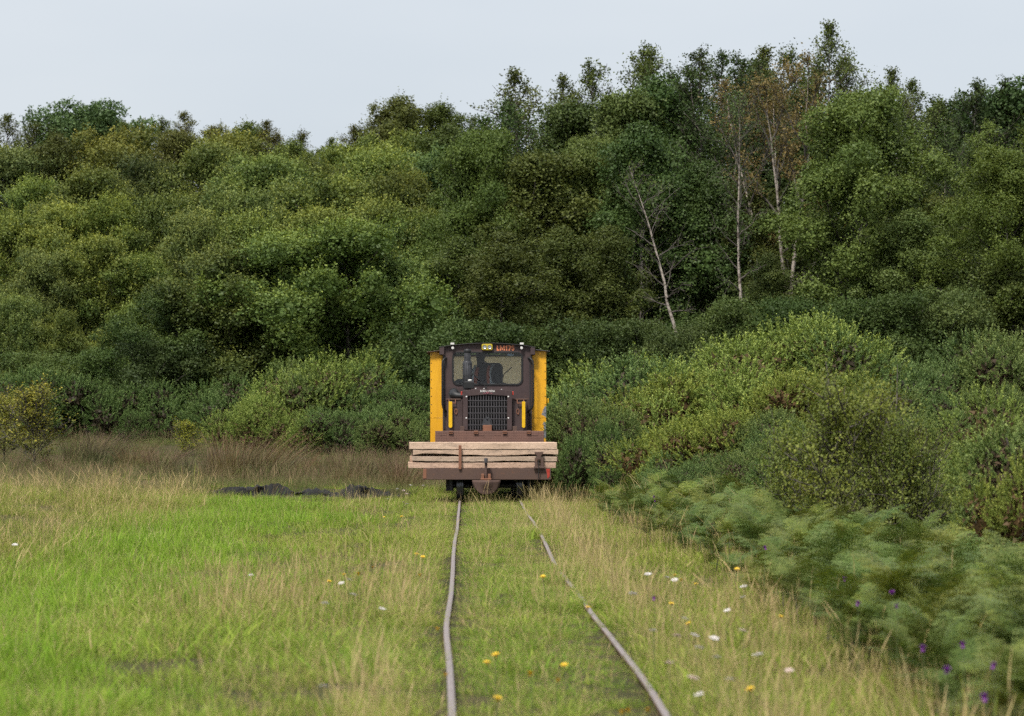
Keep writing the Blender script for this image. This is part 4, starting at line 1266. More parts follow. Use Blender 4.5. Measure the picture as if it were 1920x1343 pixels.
M['grille'] = plain_mat('grille_bars', (.085, .078, .085), .5, .2)
# yellow paint with chips down to grey primer along the outer edges
m, nt, b, out = mat_new('yellow_paint')
f1 = noise_node(nt, 2.0, 5)
c = ramp(nt, f1, [(.3, (.78, .38, .014)), (.7, (.84, .43, .018))])
a = N(nt, 'ShaderNodeAttribute', attribute_name='wear')
f2 = noise_node(nt, 9, 8, .72)
ad = nt.nodes.new('ShaderNodeMath'); ad.operation = 'ADD'
nt.links.new(a.outputs['Fac'], ad.inputs[0]); nt.links.new(f2, ad.inputs[1])
chip = mixval(nt, ad.outputs[0], .80, .83, 1.0)
f4 = noise_node(nt, 7, 5, .6, stretch=(3, 3, .35))
c = mix(nt, mixval(nt, f4, .5, .75, .35), c, (.42, .20, .02))
f3 = noise_node(nt, 30, 4)
prim = ramp(nt, f3, [(.35, (.12, .13, .15)), (.65, (.26, .27, .29))])
c = mix(nt, chip, c, prim)
nt.links.new(c, b.inputs['Base Color'])
b.inputs['Roughness'].default_value = .42
M['yellow'] = m
# diamond plate
m, nt, b, out = mat_new('chequer_plate')
tc = nt.nodes.new('ShaderNodeTexCoord')
mp = nt.nodes.new('ShaderNodeMapping'); mp.inputs['Rotation'].default_value = (0, math.radians(45), 0); mp.inputs['Scale'].default_value = (34, 34, 34)
ck = nt.nodes.new('ShaderNodeTexChecker'); ck.inputs['Scale'].default_value = 1.0
nt.links.new(tc.outputs['Object'], mp.inputs['Vector']); nt.links.new(mp.outputs['Vector'], ck.inputs['Vector'])
f1 = noise_node(nt, 3.2, 6, .65)
c = ramp(nt, f1, [(.35, (.14, .072, .055)), (.6, (.19, .095, .070)), (.75, (.09, .05, .04))])
c = mix(nt, mixval(nt, ck.outputs['Fac'], 0, 1, .28), c, (.10, .055, .045))
nt.links.new(c, b.inputs['Base Color']); b.inputs['Roughness'].default_value = .65
bump(nt, b, ck.outputs['Fac'], .6, .004)
M['plate'] = m
# sawn wood
m, nt, b, out = mat_new('sawn_oak')
f1 = noise_node(nt, 3.0, 8, .65, stretch=(.35, 2.0, 3.0))
f2 = noise_node(nt, 40, 4, .6, stretch=(.5, 2, 2.2))
f3 = noise_node(nt, 60, 5, .7, stretch=(3, 1, .6))
oi = nt.nodes.new('ShaderNodeObjectInfo')
f5 = noise_node(nt, 5, 6, .7, stretch=(.8, 1, 2.2))
f6 = noise_node(nt, 22, 5, .7, stretch=(1, 1, 1.6))
c = ramp(nt, f1, [(.30, (.30, .22, .17)), (.42, (.55, .41, .32)), (.58, (.66, .50, .40)), (.72, (.38, .28, .21))])
c = mix(nt, mixval(nt, f2, .46, .70, .6), c, (.26, .20, .15))
c = mix(nt, mixval(nt, f3, .58, .66, .85), c, (.14, .095, .07))
c = mix(nt, mixval(nt, f5, .54, .70, .65), c, (.24, .19, .16))
c = mix(nt, mixval(nt, f6, .62, .70, .8), c, (.10, .075, .06))
c = mix(nt, 1.0, c, oi.outputs['Color'], 'MULTIPLY')
nt.links.new(c, b.inputs['Base Color']); b.inputs['Roughness'].default_value = .85
bump(nt, b, f2, .4, .006)
M['wood'] = m
# window glass: clear pane with a true reflection
m, nt, b, out = mat_new('window_glass')
tr = nt.nodes.new('ShaderNodeBsdfTransparent'); tr.inputs[0].default_value = (.96, .98, .99, 1)
gl = nt.nodes.new('ShaderNodeBsdfGlossy'); gl.inputs['Roughness'].default_value = .03
fr = nt.nodes.new('ShaderNodeFresnel'); fr.inputs[0].default_value = 1.6
mx = nt.nodes.new('ShaderNodeMixShader')
nt.links.new(fr.outputs[0], mx.inputs[0]); nt.links.new(tr.outputs[0], mx.inputs[1]); nt.links.new(gl.outputs[0], mx.inputs[2])
nt.links.new(mx.outputs[0], out.inputs['Surface'])
M['glass'] = m
# milky rear window of the cab
m, nt, b, out = mat_new('milky_plastic')
f = noise_node(nt, 2.5, 4)
c = ramp(nt, f, [(.3, (.84, .75, .57)), (.7, (.90, .82, .64))])
nt.links.new(c, b.inputs['Base Color']); b.inputs['Roughness'].default_value = .6
tl_ = nt.nodes.new('ShaderNodeBsdfTranslucent'); nt.links.new(c, tl_.inputs[0])
mx = nt.nodes.new('ShaderNodeMixShader'); mx.inputs[0].default_value = .75
nt.links.new(b.outputs[0], mx.inputs[1]); nt.links.new(tl_.outputs[0], mx.inputs[2]); nt.links.new(mx.outputs[0], out.inputs['Surface'])
M['milky'] = m
M['seat'] = plain_mat('seat_cloth', (.045, .055, .062), .8)
M['skin'] = plain_mat('skin', (.30, .17, .12), .6)
M['dark_clothes'] = plain_mat('dark_clothes', (.030, .033, .038), .85)
M['vest_orange'] = plain_mat('vest_orange', (.42, .10, .04), .7)
M['vest_band'] = plain_mat('vest_band', (.38, .44, .46), .4)

def X(px, Y, py=800): return at(px, py, Y).x
def Z(py, Y, px=915): return at(px, py, Y).z

# ------------------------------------------------------------------ flat wagon
wagon = thing('flat_wagon', 'low rusty brown flat wagon carrying the sawn timbers before the locomotive', 'wagon', (0, 0, 0))
bx0, bx1, bz0, bz1 = X(793, 0), X(1033, 0), Z(899.7, 0), Z(878.6, 0)
WL = 2.15
mb = MB(); mb.box(bx0, bx1, 0, .10, bz0, bz1)
beam = mb.build('end_beam', M['brown_rust'], wagon, .006)
MB().box(bx0 + .004, bx0 + .055, -.004, 0.0, bz0 + .02, bz1 - .006).build('marker_patch', M['rust'], beam, .001)
MB().add([(bx1 - .075, -.004, bz1 - .004), (bx1 - .018, -.004, bz1 - .004), (bx1 - .022, -.004, bz0 + .05), (bx1 - .055, -.004, bz0 + .02), (bx1 - .075, -.001, bz1 - .004), (bx1 - .018, -.001, bz1 - .004), (bx1 - .022, -.001, bz0 + .05), (bx1 - .055, -.001, bz0 + .02)],
         [(0, 3, 2, 1), (4, 5, 6, 7), (0, 1, 5, 4), (1, 2, 6, 5), (2, 3, 7, 6), (3, 0, 4, 7)]).build('red_patch', M['red_lens'], beam)
MB().box(bx0, bx1, WL - .10, WL, bz0, bz1).build('end_beam', M['brown_rust'], wagon, .006)
for xa, xb in ((bx0 + .02, bx0 + .10), (bx1 - .10, bx1 - .02), (-.40, -.32), (.32, .40)):
    MB().box(xa, xb, .10, WL - .10, bz0 + .02, bz1 - .012).build('side_beam', M['brown_rust'], wagon, .004)
MB().box(bx0 + .01, bx1 - .01, .102, WL - .102, bz1 - .011, bz1 - .001).build('deck_plate', M['brown_rust'], wagon)
def wheelset(Y, parent, R=.23, gauge=.914):
    for s in (-1, 1):
        w = MB().lathe((0, 0, 0), [(.05, -.06 * s), (.06, -.055 * s), (R - .05, -.035 * s), (R + .022, -.045 * s), (R + .025, -.035 * s), (R + .022, -.018 * s), (R, -.010 * s), (R - .006, .062 * s), (R - .05, .060 * s), (R - .055, .02 * s), (.07, .01 * s), (.06, .07 * s), (.03, .07 * s)], 'x', 32)
        o = w.build('wheel', M['wheel'], parent, 0, 35)
        o.location = (s * (gauge / 2 + .012), Y, R)
        bxm = MB().box(-.06, .06, -.09, .09, -.08, .10); a_ = bxm.build('axlebox', M['dark_steel'], o, .008); a_.location = (s * .17, 0, 0)
    MB().tube([(-.6, Y, R), (.6, Y, R)], .035, 12).build('axle', M['dark_steel'], parent, 0, 40)
M['wheel'] = plain_mat('worn_wheel_steel', (.10, .10, .105), .35, .75)
wheelset(.42, wagon); wheelset(WL - .42, wagon)
for s in (-1, 1):
    MB().box(s * .62 - .02, s * .62 + .02, .15, WL - .15, .16, bz0 + .01).build('axle_guard', M['dark_steel'], wagon)
# stake, stake pocket with wedge, drawbar pin, buffer plate
MB().box(X(860, 0), X(865.3, 0), -.030, -.006, Z(880, 0), Z(835, 0)).build('stake', M['rust'], wagon, .004)
cx, cw = X(1010.5, 0), .07
pk = MB()
pk.prism([(cx - cw, Z(847.5, 0)), (cx + cw, Z(847.5, 0)), (cx + cw * .95, Z(851, 0)), (cx + cw * .45, Z(855, 0)), (cx + cw * .45, Z(862, 0)), (cx - cw * .4, Z(862, 0)), (cx - cw * .4, Z(855, 0)), (cx - cw * .95, Z(851, 0))], -.045, -.006)
pk.box(cx - cw * .95, cx - cw * .35, -.040, -.006, Z(878.4, 0), Z(858.5, 0)); pk.box(cx + cw * .4, cx + cw * 1.0, -.040, -.006, Z(878.4, 0), Z(858.5, 0))
pk.box(cx - cw * 1.2, cx + cw * 1.35, -.05, -.006, Z(878.4, 0), Z(875, 0))
pk.build('stake_pocket', M['brown_rust'], wagon, .004)
MB().tube([(cx - .005, -.055, Z(864, 0)), (cx - .002, -.05, Z(880, 0)), (cx - .01, -.02, Z(898, 0))], .007, 8).build('release_rod', M['dark_steel'], wagon, 0, 40)
px_ = X(911.2, 0)
dp = MB()
dp.lathe((px_, -.09, 0), [(.021, Z(900, 0)), (.021, Z(866.6, 0))], 'z', 14)
dp.build('coupling_pin', M['brown_rust'], wagon, 0, 40)
MB().lathe((px_, -.09, 0), [(.03, Z(867.8, 0)), (.056, Z(867, 0)), (.052, Z(866, 0)), (.03, Z(865.4, 0))], 'z', 16).build('pin_collar', M['dark_steel'], wagon, 0, 40)
MB().lathe((px_, -.09, 0), [(.028, Z(865.3, 0)), (.030, Z(862, 0)), (.028, Z(859.5, 0)), (.016, Z(858.6, 0))], 'z', 14).build('pin_head', M['grille'], wagon, 0, 40)
sk = MB(); sk.box(px_ - .075, px_ - .03, -.16, -.005, Z(899, 0), Z(888.5, 0)); sk.box(px_ + .03, px_ + .075, -.16, -.005, Z(899, 0), Z(888.5, 0)); sk.box(px_ - .085, px_ + .085, -.17, -.004, Z(899.6, 0), Z(896.6, 0))
sk.build('coupling_socket', M['rust'], wagon, .005)
# buffer plate: a bent steel apron, fuller at the top
by = -.10; n_ = 15; V = []; F = []
prof_w = [(900.2, 1.0), (905, 1.0), (911, .93), (917, .80), (922, .62), (926, .36), (927.3, .12)]
for j, (py, k) in enumerate(prof_w):
    for i in range(n_):
        u = -1 + 2 * i / (n_ - 1)
        V.append((px_ + .005 + u * .222 * k, by - .10 * (1 - u * u * k * k) + .03 * j / 6 - (.03 if abs(u) < .3 and j < 3 else 0), Z(py, 0)))
for j in range(len(prof_w) - 1):
    for i in range(n_ - 1):
        F.append((j * n_ + i, j * n_ + i + 1, (j + 1) * n_ + i + 1, (j + 1) * n_ + i))
o = MB().add(V, F).build('buffer_plate', M['brown_rust'], wagon, 0, 60)
sm = o.modifiers.new('thickness', 'SOLIDIFY'); sm.thickness = .014

# ------------------------------------------------------------------ sawn timbers
def timber(x0, x1, y0, y1, z0, z1, seed, wane_lo=0.0, wane_hi=0.0, yaw=0.0, col=(1, 1, 1), label=''):
    n = 48
    xs = np.linspace(x0, x1, n)
    r = np.random.default_rng(seed)
    lo = z0 + wane_lo * (np.clip(vnoise(xs, 0, 1.8, seed) - .35, 0, 1) * 1.4 + .25 * vnoise(xs, 0, 9, seed + 1)) + .003 * r.normal(0, .5, n)
    hi = z1 - wane_hi * (np.clip(vnoise(xs, 5, 2.2, seed) - .4, 0, 1) * 1.2 + .2 * vnoise(xs, 5, 9, seed)) + .002 * r.normal(0, .5, n)
    fy = y0 + .006 * (vnoise(xs, 0, 3, seed + 3) - .5)
    V = []
    for i in range(n):
        V += [(xs[i], fy[i] + .003, lo[i]), (xs[i], fy[i], lo[i] + .005), (xs[i], fy[i], hi[i] - .005), (xs[i], fy[i] + .003, hi[i]), (xs[i], y1, hi[i]), (xs[i], y1, lo[i])]
    F = [tuple(range(5, -1, -1)), tuple(range((n - 1) * 6, n * 6))]
    for i in range(n - 1):
        for k in range(6):
            F.append((i * 6 + k, i * 6 + (k + 1) % 6, (i + 1) * 6 + (k + 1) % 6, (i + 1) * 6 + k))
    o = MB().add(V, F).build('timber', M['wood'])
    o.rotation_euler = (0, 0, yaw)
    o.color = (*col, 1)
    tag(o, label, 'timber', 'sawn timbers on the wagon')
    return o
zt = [Z(p, 0) for p in (829.5, 843.0, 855.6, 866.8, 878.3)]
cols_t = [(1.08, 1.02, .96), (.98, .92, .86), (.82, .80, .76), (.93, .83, .78)]
ext = [(768, 1044.3), (774.3, 1046.5), (772.2, 1044), (768.4, 1042.4)]
lab_t = ['pale sawn timber at the front, topmost of the stack', 'sawn timber at the front with a big knot, second from the top', 'greyish sawn timber at the front with wavy edge, third from the top', 'pinkish sawn timber at the front, lowest of the stack']
for i in range(4):
    wl = (.004, .045, .030, .0)[i]; wh = (.0, 0.0, .016, .022)[i]
    timber(X(ext[i][0], 0), X(ext[i][1], 0), .02 + .01 * (i % 2), .26, zt[i + 1] + .002, zt[i] - .002, 600 + i, wl, wh, 0, cols_t[i], lab_t[i])
ext2 = [(767, 1040), (770.8, 1041), (768.2, 1046), (765.4, 1040)]
lab_b = ['topmost timber of the row behind the front timbers', 'second timber from the top behind the front timbers', 'third timber from the top behind the front timbers', 'lowest timber of the row behind the front timbers']
for i in range(4):
    timber(X(ext2[i][0], .27), X(ext2[i][1], .27), .272, .52, zt[i + 1] + .0005, zt[i] - .0005, 620 + i, 0.0, 0.0, 0, cols_t[(i + 1) % 4], lab_b[i])
# end grain knot on the second timber
kx, kz = X(881, 0), (zt[1] + zt[2]) / 2 + .006

# ------------------------------------------------------------------ locomotive
loco = thing('locomotive', 'small brown and yellow narrow gauge diesel locomotive numbered LM176', 'locomotive', (0, 0, 0))
YA, YG, YC, YB = 2.45, 2.62, 4.10, 4.22      # apron, grille, cab front, yellow cab body
# frame and wheels
MB().box(-.62, .62, YA + .03, 6.6, .36, .60).build('chassis', M['dark_steel'], loco, .01)
wheelset(3.2, loco, .26); wheelset(5.6, loco, .26)
# front apron of chequer plate with hinges
ax0, ax1 = X(816, YA), X(1020, YA); az1 = Z(808.2, YA)
apron = MB().box(ax0, ax1, YA, YA + .03, .52, az1).build('front_apron', M['plate'], loco, .006)
for hx in (845.5, 892.5, 946.5, 991.5):
    h = MB(); xx = X(hx, YA)
    h.box(xx - .034, xx + .034, YA - .016, YA - .002, az1 - .055, az1 + .012)
    hg = h.build('hinge', M['brown_rust'], apron, .003)
    for dz in (-.012, -.040):
        MB().tube([(xx - .036, YA - .02, az1 + dz), (xx + .036, YA - .02, az1 + dz)], .008, 8).build('hinge_pin', M['rust'], hg, 0, 40)
for qx in (831, 902, 933, 1003):
    xx = X(qx, YA); MB().box(xx - .05, xx + .05, YA - .004, YA - .0005, az1 - .078, az1 - .022).build('patch_plate', M['plate'], apron, .001)
MB().box(ax0 + .01, ax1 - .01, YA + .031, YC - .003, az1 - .03, az1 - .012).build('footplate', M['brown_rust'], loco)
for qx in (866.7, 965.3):
    xx = X(qx, YA + .08); MB().box(xx - .036, xx + .036, YA + .06, YA + .12, az1 - .012, Z(799.2, YA + .08)).build('step_bracket', M['brown_rust'], loco, .004)
# tow lug with a hole, on its block
lx = X(913.7, YA + .1); lz0, lz1 = Z(797, YA + .1), Z(781.5, YA + .1)
lug = []
pts = [(-.072, 0), (.072, 0), (.060, .06), (.036, .118), (.0, .136), (-.036, .118), (-.060, .06)]
hc = (0, .088); hr = .017; nn = 28
V = []; F = []
def ray_poly(poly, c, a):
    best = None
    for i in range(len(poly)):
        x1, y1 = poly[i]; x2, y2 = poly[(i + 1) % len(poly)]
        dx, dy = math.cos(a), math.sin(a); ex, ey = x2 - x1, y2 - y1
        den = dx * ey - dy * ex
        if abs(den) < 1e-12: continue
        t = ((x1 - c[0]) * ey - (y1 - c[1]) * ex) / den
        u = ((x1 - c[0]) * dy - (y1 - c[1]) * dx) / den
        if t > 1e-9 and -1e-6 <= u <= 1 + 1e-6 and (best is None or t < best): best = t
    return (c[0] + math.cos(a) * best, c[1] + math.sin(a) * best)
def ring_plate(outer, inner_fn, c, y0, y1, n=64, extra=()):
    """plate with a hole: outer polygon (x,z), inner hole point by angle"""
    angs = sorted(set([2 * math.pi * i / n for i in range(n)] + [math.atan2(p[1] - c[1], p[0] - c[0]) % (2 * math.pi) for p in outer] + [e % (2 * math.pi) for e in extra]))
    O = [ray_poly(outer, c, a) for a in angs]; I = [inner_fn(a) for a in angs]
    k = len(angs)
    V = [(p[0], y0, p[1]) for p in O] + [(p[0], y0, p[1]) for p in I] + [(p[0], y1, p[1]) for p in O] + [(p[0], y1, p[1]) for p in I]
    F = []
    for i in range(k):
        j = (i + 1) % k
        F += [(i, j, k + j, k + i), (2 * k + i, 3 * k + i, 3 * k + j, 2 * k + j), (k + i, k + j, 3 * k + j, 3 * k + i), (i, 2 * k + i, 2 * k + j, j)]
    return MB().add(V, F)
lpoly = [(lx + p[0] * 1.25, lz0 + p[1]) for p in pts]
lc = (lx, lz0 + .088)
tl = ring_plate(lpoly, lambda a: (lc[0] + math.cos(a) * hr, lc[1] + math.sin(a) * hr), lc, YA + .05, YA + .10, 32).build('tow_lug', M['stack'], loco, 0)
MB().box(lx - .075, lx + .075, YA + .035, YA + .16, az1 - .012, lz0 - .001).build('lug_block', M['rust'], loco, .006)
# bonnet with grille
gx0, gx1 = X(868, YG), X(960, YG); gzt, gzc, gzb = Z(733, YG), Z(729.3, YG), Z(806.6, YG)
gxm = (gx0 + gx1) / 2
outer = [(gx0, gzb), (gx1, gzb), (gx1, gzt), (gxm + (gx1 - gxm) * .5, gzc - .008), (gxm, gzc), (gxm - (gx1 - gxm) * .5, gzc - .008), (gx0, gzt)]
hx0, hx1 = X(877, YG), X(951, YG); hz0, hz1, hzm = Z(806.2, YG), Z(742.5, YG), Z(740, YG)
hole = [(hx0, hz0 + .002), (hx1, hz0 + .002), (hx1, hz1), (gxm, hzm), (hx0, hz1)]
gc = (gxm, (hz0 + hz1) / 2)
exa = [math.atan2(p[1] - gc[1], p[0] - gc[0]) for p in hole]
bonnet = MB()
bonnet.prism(outer, YG + .06, YC - .004)
bonnet.build('bonnet', M['brown'], loco, .008)
front = ring_plate(outer, lambda a: ray_poly(hole, gc, a), gc, YG, YG + .058, 40, exa).build('radiator_surround', M['brown'], loco, .004)
MB().box(hx0 + .004, hx1 - .004, YG + .048, YG + .057, hz0 + .006, hzm - .006).build('radiator_core', M['radiator_core'], front)
for i in range(1, 15):
    xx = hx0 + (hx1 - hx0) * i / 15
    zt_ = hz1 + (hzm - hz1) * (1 - abs(xx - gxm) / (gxm - hx0))
    MB().box(xx - .0065, xx + .0065, YG + .016, YG + .026, hz0, zt_ + .004).build('grille_bar', M['grille'], front)
for py in (751.3, 762.8, 774.7, 785.6, 797.0):
    zz = Z(py, YG); MB().box(hx0 - .004, hx1 + .004, YG + .008, YG + .0155, zz - .0055, zz + .0055).build('grille_bar', M['grille'], front)
for qx, qy in ((874.7, 744), (953.2, 744), (874.4, 784.2), (953.2, 784.2)):
    MB().lathe((X(qx, YG), YG - .008, Z(qy, YG)), [(.013, .010), (.013, .003), (.008, 0)], 'y', 12).build('bolt', M['white_lamp'], front)
for qx, s in ((865.5, -1), (961.7, 1)):
    MB().box(X(qx, YG) - .014, X(qx, YG) + .014, YG + .02, YG + .07, Z(741, YG), Z(734, YG)).build('marker_light', M['red_lens'], loco, .008)
# side tool boxes with shelves, handles and yellow guards
for s, (q0, q1) in ((-1, (838, 867.6)), (1, (960.4, 988))):
    x0, x1 = X(q0, YG + .1), X(q1, YG + .1); zt_ = Z(750, YG + .1)
    bxo = MB().box(x0, x1, YG + .10, YC - .004, az1 - .011, zt_).build('tool_box', M['brown'], loco, .006)
    MB().box(x0 - .012, x1 - (.03 if s < 0 else -.012) + 0, YG + .085, YC - .01, zt_ + .001, zt_ + .022).build('shelf', M['brown_rust'], bxo, .003)
    hx_ = X(848 if s < 0 else 976, YG + .1)
    MB().tube([(hx_ - .055, YG + .085, zt_ + .002), (hx_ - .055, YG + .06, zt_ - .055), (hx_ + .055, YG + .06, zt_ - .055), (hx_ + .055, YG + .085, zt_ + .002)], .009, 8).build('handle', M['rust'], bxo, 0, 40)
    kx_ = X(855 if s < 0 else 971, YG + .1)
    MB().tube([(kx_ + .02 * math.cos(t), YG + .09, Z(772, YG) + .045 * math.sin(t)) for t in np.linspace(0, 6.283, 13)], .007, 6).build('latch_ring', M['rust'], bxo, 0, 40)
    a0, a1 = (841.2, 848) if s < 0 else (978.8, 985)
    x0, x1 = X(a0, YG), X(a1, YG); z0, z1 = Z(802.6, YG), Z(753, YG)
    g = MB(); w = (x1 - x0) / 2; xc = (x0 + x1) / 2
    g.prism([(xc + w * math.cos(t), z0 + w + w * math.sin(t)) for t in np.linspace(math.pi, 2 * math.pi, 9)] + [(x1, z1 - .01), (x1 - .01, z1), (x0 + .01, z1), (x0, z1 - .01)], YG + .035, YG + .055)
    g.build('yellow_guard', M['yellow_guard'], loco, .003)
# air intake elbow
ip = [(X(851, YG + .25), YC - .02, Z(736, YC)), (X(851, YG + .25), YG + .34, Z(738, YG + .3)), (X(852, YG + .25), YG + .26, Z(741, YG + .25)), (X(858, YG + .25), YG + .22, Z(742.5, YG + .25)), (X(868, YG + .25), YG + .22, Z(743, YG + .25))]
MB().tube(ip, [.078, .078, .072, .056, .052], 14).build('air_intake', M['black'], loco, 0, 45)
MB().tube([(ip[1][0], YG + .40, ip[1][2]), (ip[1][0], YG + .46, ip[1][2])], .092, 18).build('intake_clamp', M['dark_steel'], loco, 0, 45)
# exhaust stack on the bonnet
YE = YG + .45
ex = X(876.3, YE); zz = lambda p: Z(p, YE)
stk = MB().lathe((ex, YE, 0), [(.06, zz(731)), (.074, zz(727)), (.076, zz(679)), (.070, zz(677.6)), (.058, zz(677.2)), (.055, zz(661)), (.05, zz(660.5))], 'z', 22).build('exhaust_stack', M['stack'], loco, 0, 45)
MB().lathe((ex + .002, YE, 0), [(.048, zz(662.6)), (.062, zz(661)), (.062, zz(657)), (.05, zz(655)), (.02, zz(654.6))], 'z', 20).build('rain_cap', M['black'], stk, 0, 45)
for k in range(8):
    a = math.pi * k / 7 + math.pi
    MB().tube([(ex + .077 * math.cos(a), YE + .077 * math.sin(a), zz(725)), (ex + .077 * math.cos(a), YE + .077 * math.sin(a), zz(681))], .004, 5).build('heat_shield_rib', M['stack'], stk)
bxl = MB().box(X(870.3, YE - .12), X(889.3, YE - .12), YE - .16, YE - .08, Z(729, YE - .12), Z(715.4, YE - .12)).build('lamp_box', M['black'], loco, .012)
MB().lathe((X(881.2, YE - .12), YE - .12, Z(714.9, YE - .12)), [(.032, 0), (.036, .008), (.034, .022), (.02, .03)], 'z', 16).build('lamp_lens', M['white_lamp'], bxl, 0, 45)
# cab front with its arched top and window opening
cz0 = az1 - .01
cxl, cxr = X(830, YC), X(997.5, YC); ex0, ex1 = X(824, YC), X(1003.3, YC)
cxm = (cxl + cxr) / 2
def arch(x): return Z(650.5, YC) + (Z(643.0, YC) - Z(650.5, YC)) * (1 - ((x - cxm) / (ex1 - cxm)) ** 2)
wx0, wx1, wz0, wz1 = X(848.3, YC), X(980, YC), Z(722.3, YC), Z(660.3, YC)
wc = ((wx0 + wx1) / 2, (wz0 + wz1) / 2)
def rrect(x0, x1, z0, z1, r, n=7):
    P = []
    for cx_, cz_, a0 in ((x1 - r, z1 - r, 0), (x0 + r, z1 - r, 90), (x0 + r, z0 + r, 180), (x1 - r, z0 + r, 270)):
        P += [(cx_ + r * math.cos(math.radians(a0 + 90 * i / n)), cz_ + r * math.sin(math.radians(a0 + 90 * i / n))) for i in range(n + 1)]
    return P
win = rrect(wx0, wx1, wz0, wz1, .10)
outer = [(cxl, cz0), (cxr, cz0)] + [(x, arch(x) - .012) for x in np.linspace(cxr, cxl, 13)]
exa = [math.atan2(p[1] - wc[1], p[0] - wc[0]) for p in win]
cabf = ring_plate(outer, lambda a: ray_poly(win, wc, a), wc, YC, YC + .05, 64, exa).build('cab_front', M['brown'], loco, .003)
win_in = rrect(wx0 + .026, wx1 - .026, wz0 + .026, wz1 - .026, .08)
win_o = rrect(wx0 - .006, wx1 + .006, wz0 - .006, wz1 + .006, .105)
wf = ring_plate(win_o, lambda a: ray_poly(win_in, wc, a), wc, YC - .012, YC - .001, 64, exa).build('window_frame', M['black'], loco, .003)
gp = rrect(wx0 + .01, wx1 - .01, wz0 + .01, wz1 - .01, .09)
MB().add([(p[0], YC + .012, p[1]) for p in gp], [tuple(range(len(gp)))]).build('windscreen', M['glass'], loco)
stx = X(957.2, YC); stz = Z(664.6, YC)
MB().box(stx - .052, stx + .052, YC + .014, YC + .016, stz - .024, stz + .024).build('sticker', M['sticker'], loco)
# eave blocks, drip roof
for x0, x1 in ((ex0, cxl + .028), (cxr - .028, ex1)):
    MB().prism([(x0, Z(665.5, YC) + .02), (x0 + .02 if x0 < 0 else x1 - .02, Z(666, YC)), (x1 if x0 < 0 else x0, Z(666, YC)), (x1 if x0 < 0 else x0, arch(0) - .09), (x0 if x0 < 0 else x1, arch(ex1) - .014), (x0 if x0 < 0 else x1, Z(664, YC))][:1] and
               [(x0, Z(665.8, YC)), (x1, Z(665.8, YC)), (x1, arch(x1) - .014), (x0, arch(x0) - .014)], YC - .05, YC + .9).build('eave_box', M['brown'], loco, .01)
rp = [(x, arch(x)) for x in np.linspace(ex0 - .01, ex1 + .01, 17)]
MB().prism(rp + [(p[0], p[1] - .012) for p in reversed(rp)], YC - .055, 6.55).build('roof', M['brown_roof'] if 'brown_roof' in M else M['dark_steel'], loco, .003)
# cab sides behind the brown front, yellow shoulders
def wear_attr(o, fn):
    me = o.data
    a = me.attributes.new('wear', 'FLOAT', 'POINT')
    a.data.foreach_set('value', np.array([fn(*v.co) for v in me.vertices], np.float32))
def yellow_panel(x0, x1, z0, z1, name, fn, y=YB):
    nx, nz = 8, 40
    V = []; F = []
    for j in range(nz + 1):
        for i in range(nx + 1):
            V.append((x0 + (x1 - x0) * i / nx, y, z0 + (z1 - z0) * j / nz))
    for j in range(nz):
        for i in range(nx):
            a = j * (nx + 1) + i; F.append((a, a + 1, a + nx + 2, a + nx + 1))
    o = MB().add(V, F).build(name, M['yellow'], loco)
    wear_attr(o, fn)
    s_ = o.modifiers.new('thickness', 'SOLIDIFY'); s_.thickness = .03; s_.offset = 0
    return o
zs = Z(784, YB); zb = .50
yl0, yl1, yr0, yr1 = X(806.8, YB), X(829.5, YB) + .03, X(998, YB) - .03, X(1024, YB)
ytl, ytr = Z(660, YB), Z(658.3, YB)
edge = lambda x, z, xe, zc, hh, amt, w: amt * math.exp(-((x - xe) / w) ** 2) * math.exp(-((z - zc) / hh) ** 2)
pl = [yellow_panel(yl0, yl1, zs + .003, ytl, 'cab_panel', lambda x, y, z: .10 * math.exp(-((x - yl0) / .012) ** 2) + edge(x, z, yl1 - .03, zs, .05, .2, .05)),
      yellow_panel(yl0 + .004, yl1, zb, zs - .003, 'cab_panel', lambda x, y, z: .10 * math.exp(-((x - yl0) / .012) ** 2) + edge(x, z, yl1 - .04, zs - .04, .05, .25, .05)),
      yellow_panel(yr0, yr1, zs + .003, ytr, 'cab_panel', lambda x, y, z: edge(x, z, yr1, zs + .10, .12, .55, .085) + .07 * math.exp(-((x - yr1) / .02) ** 2)),
      yellow_panel(yr0, yr1 - .002, zb, zs - .003, 'cab_panel', lambda x, y, z: edge(x, z, yr1, zs - .22, .24, .55, .075))]
for s, xe, ps in ((-1, yl0, pl[0]), (1, yr1, pl[2])):
    for k in range(8):
        zz_ = zs + .09 + k * (ytl - zs - .14) / 7
        MB().lathe((xe - s * .018, YB - .022, zz_), [(.008, .006), (.008, .002), (.004, 0)], 'y', 8).build('rivet', M['dark_steel'], ps)
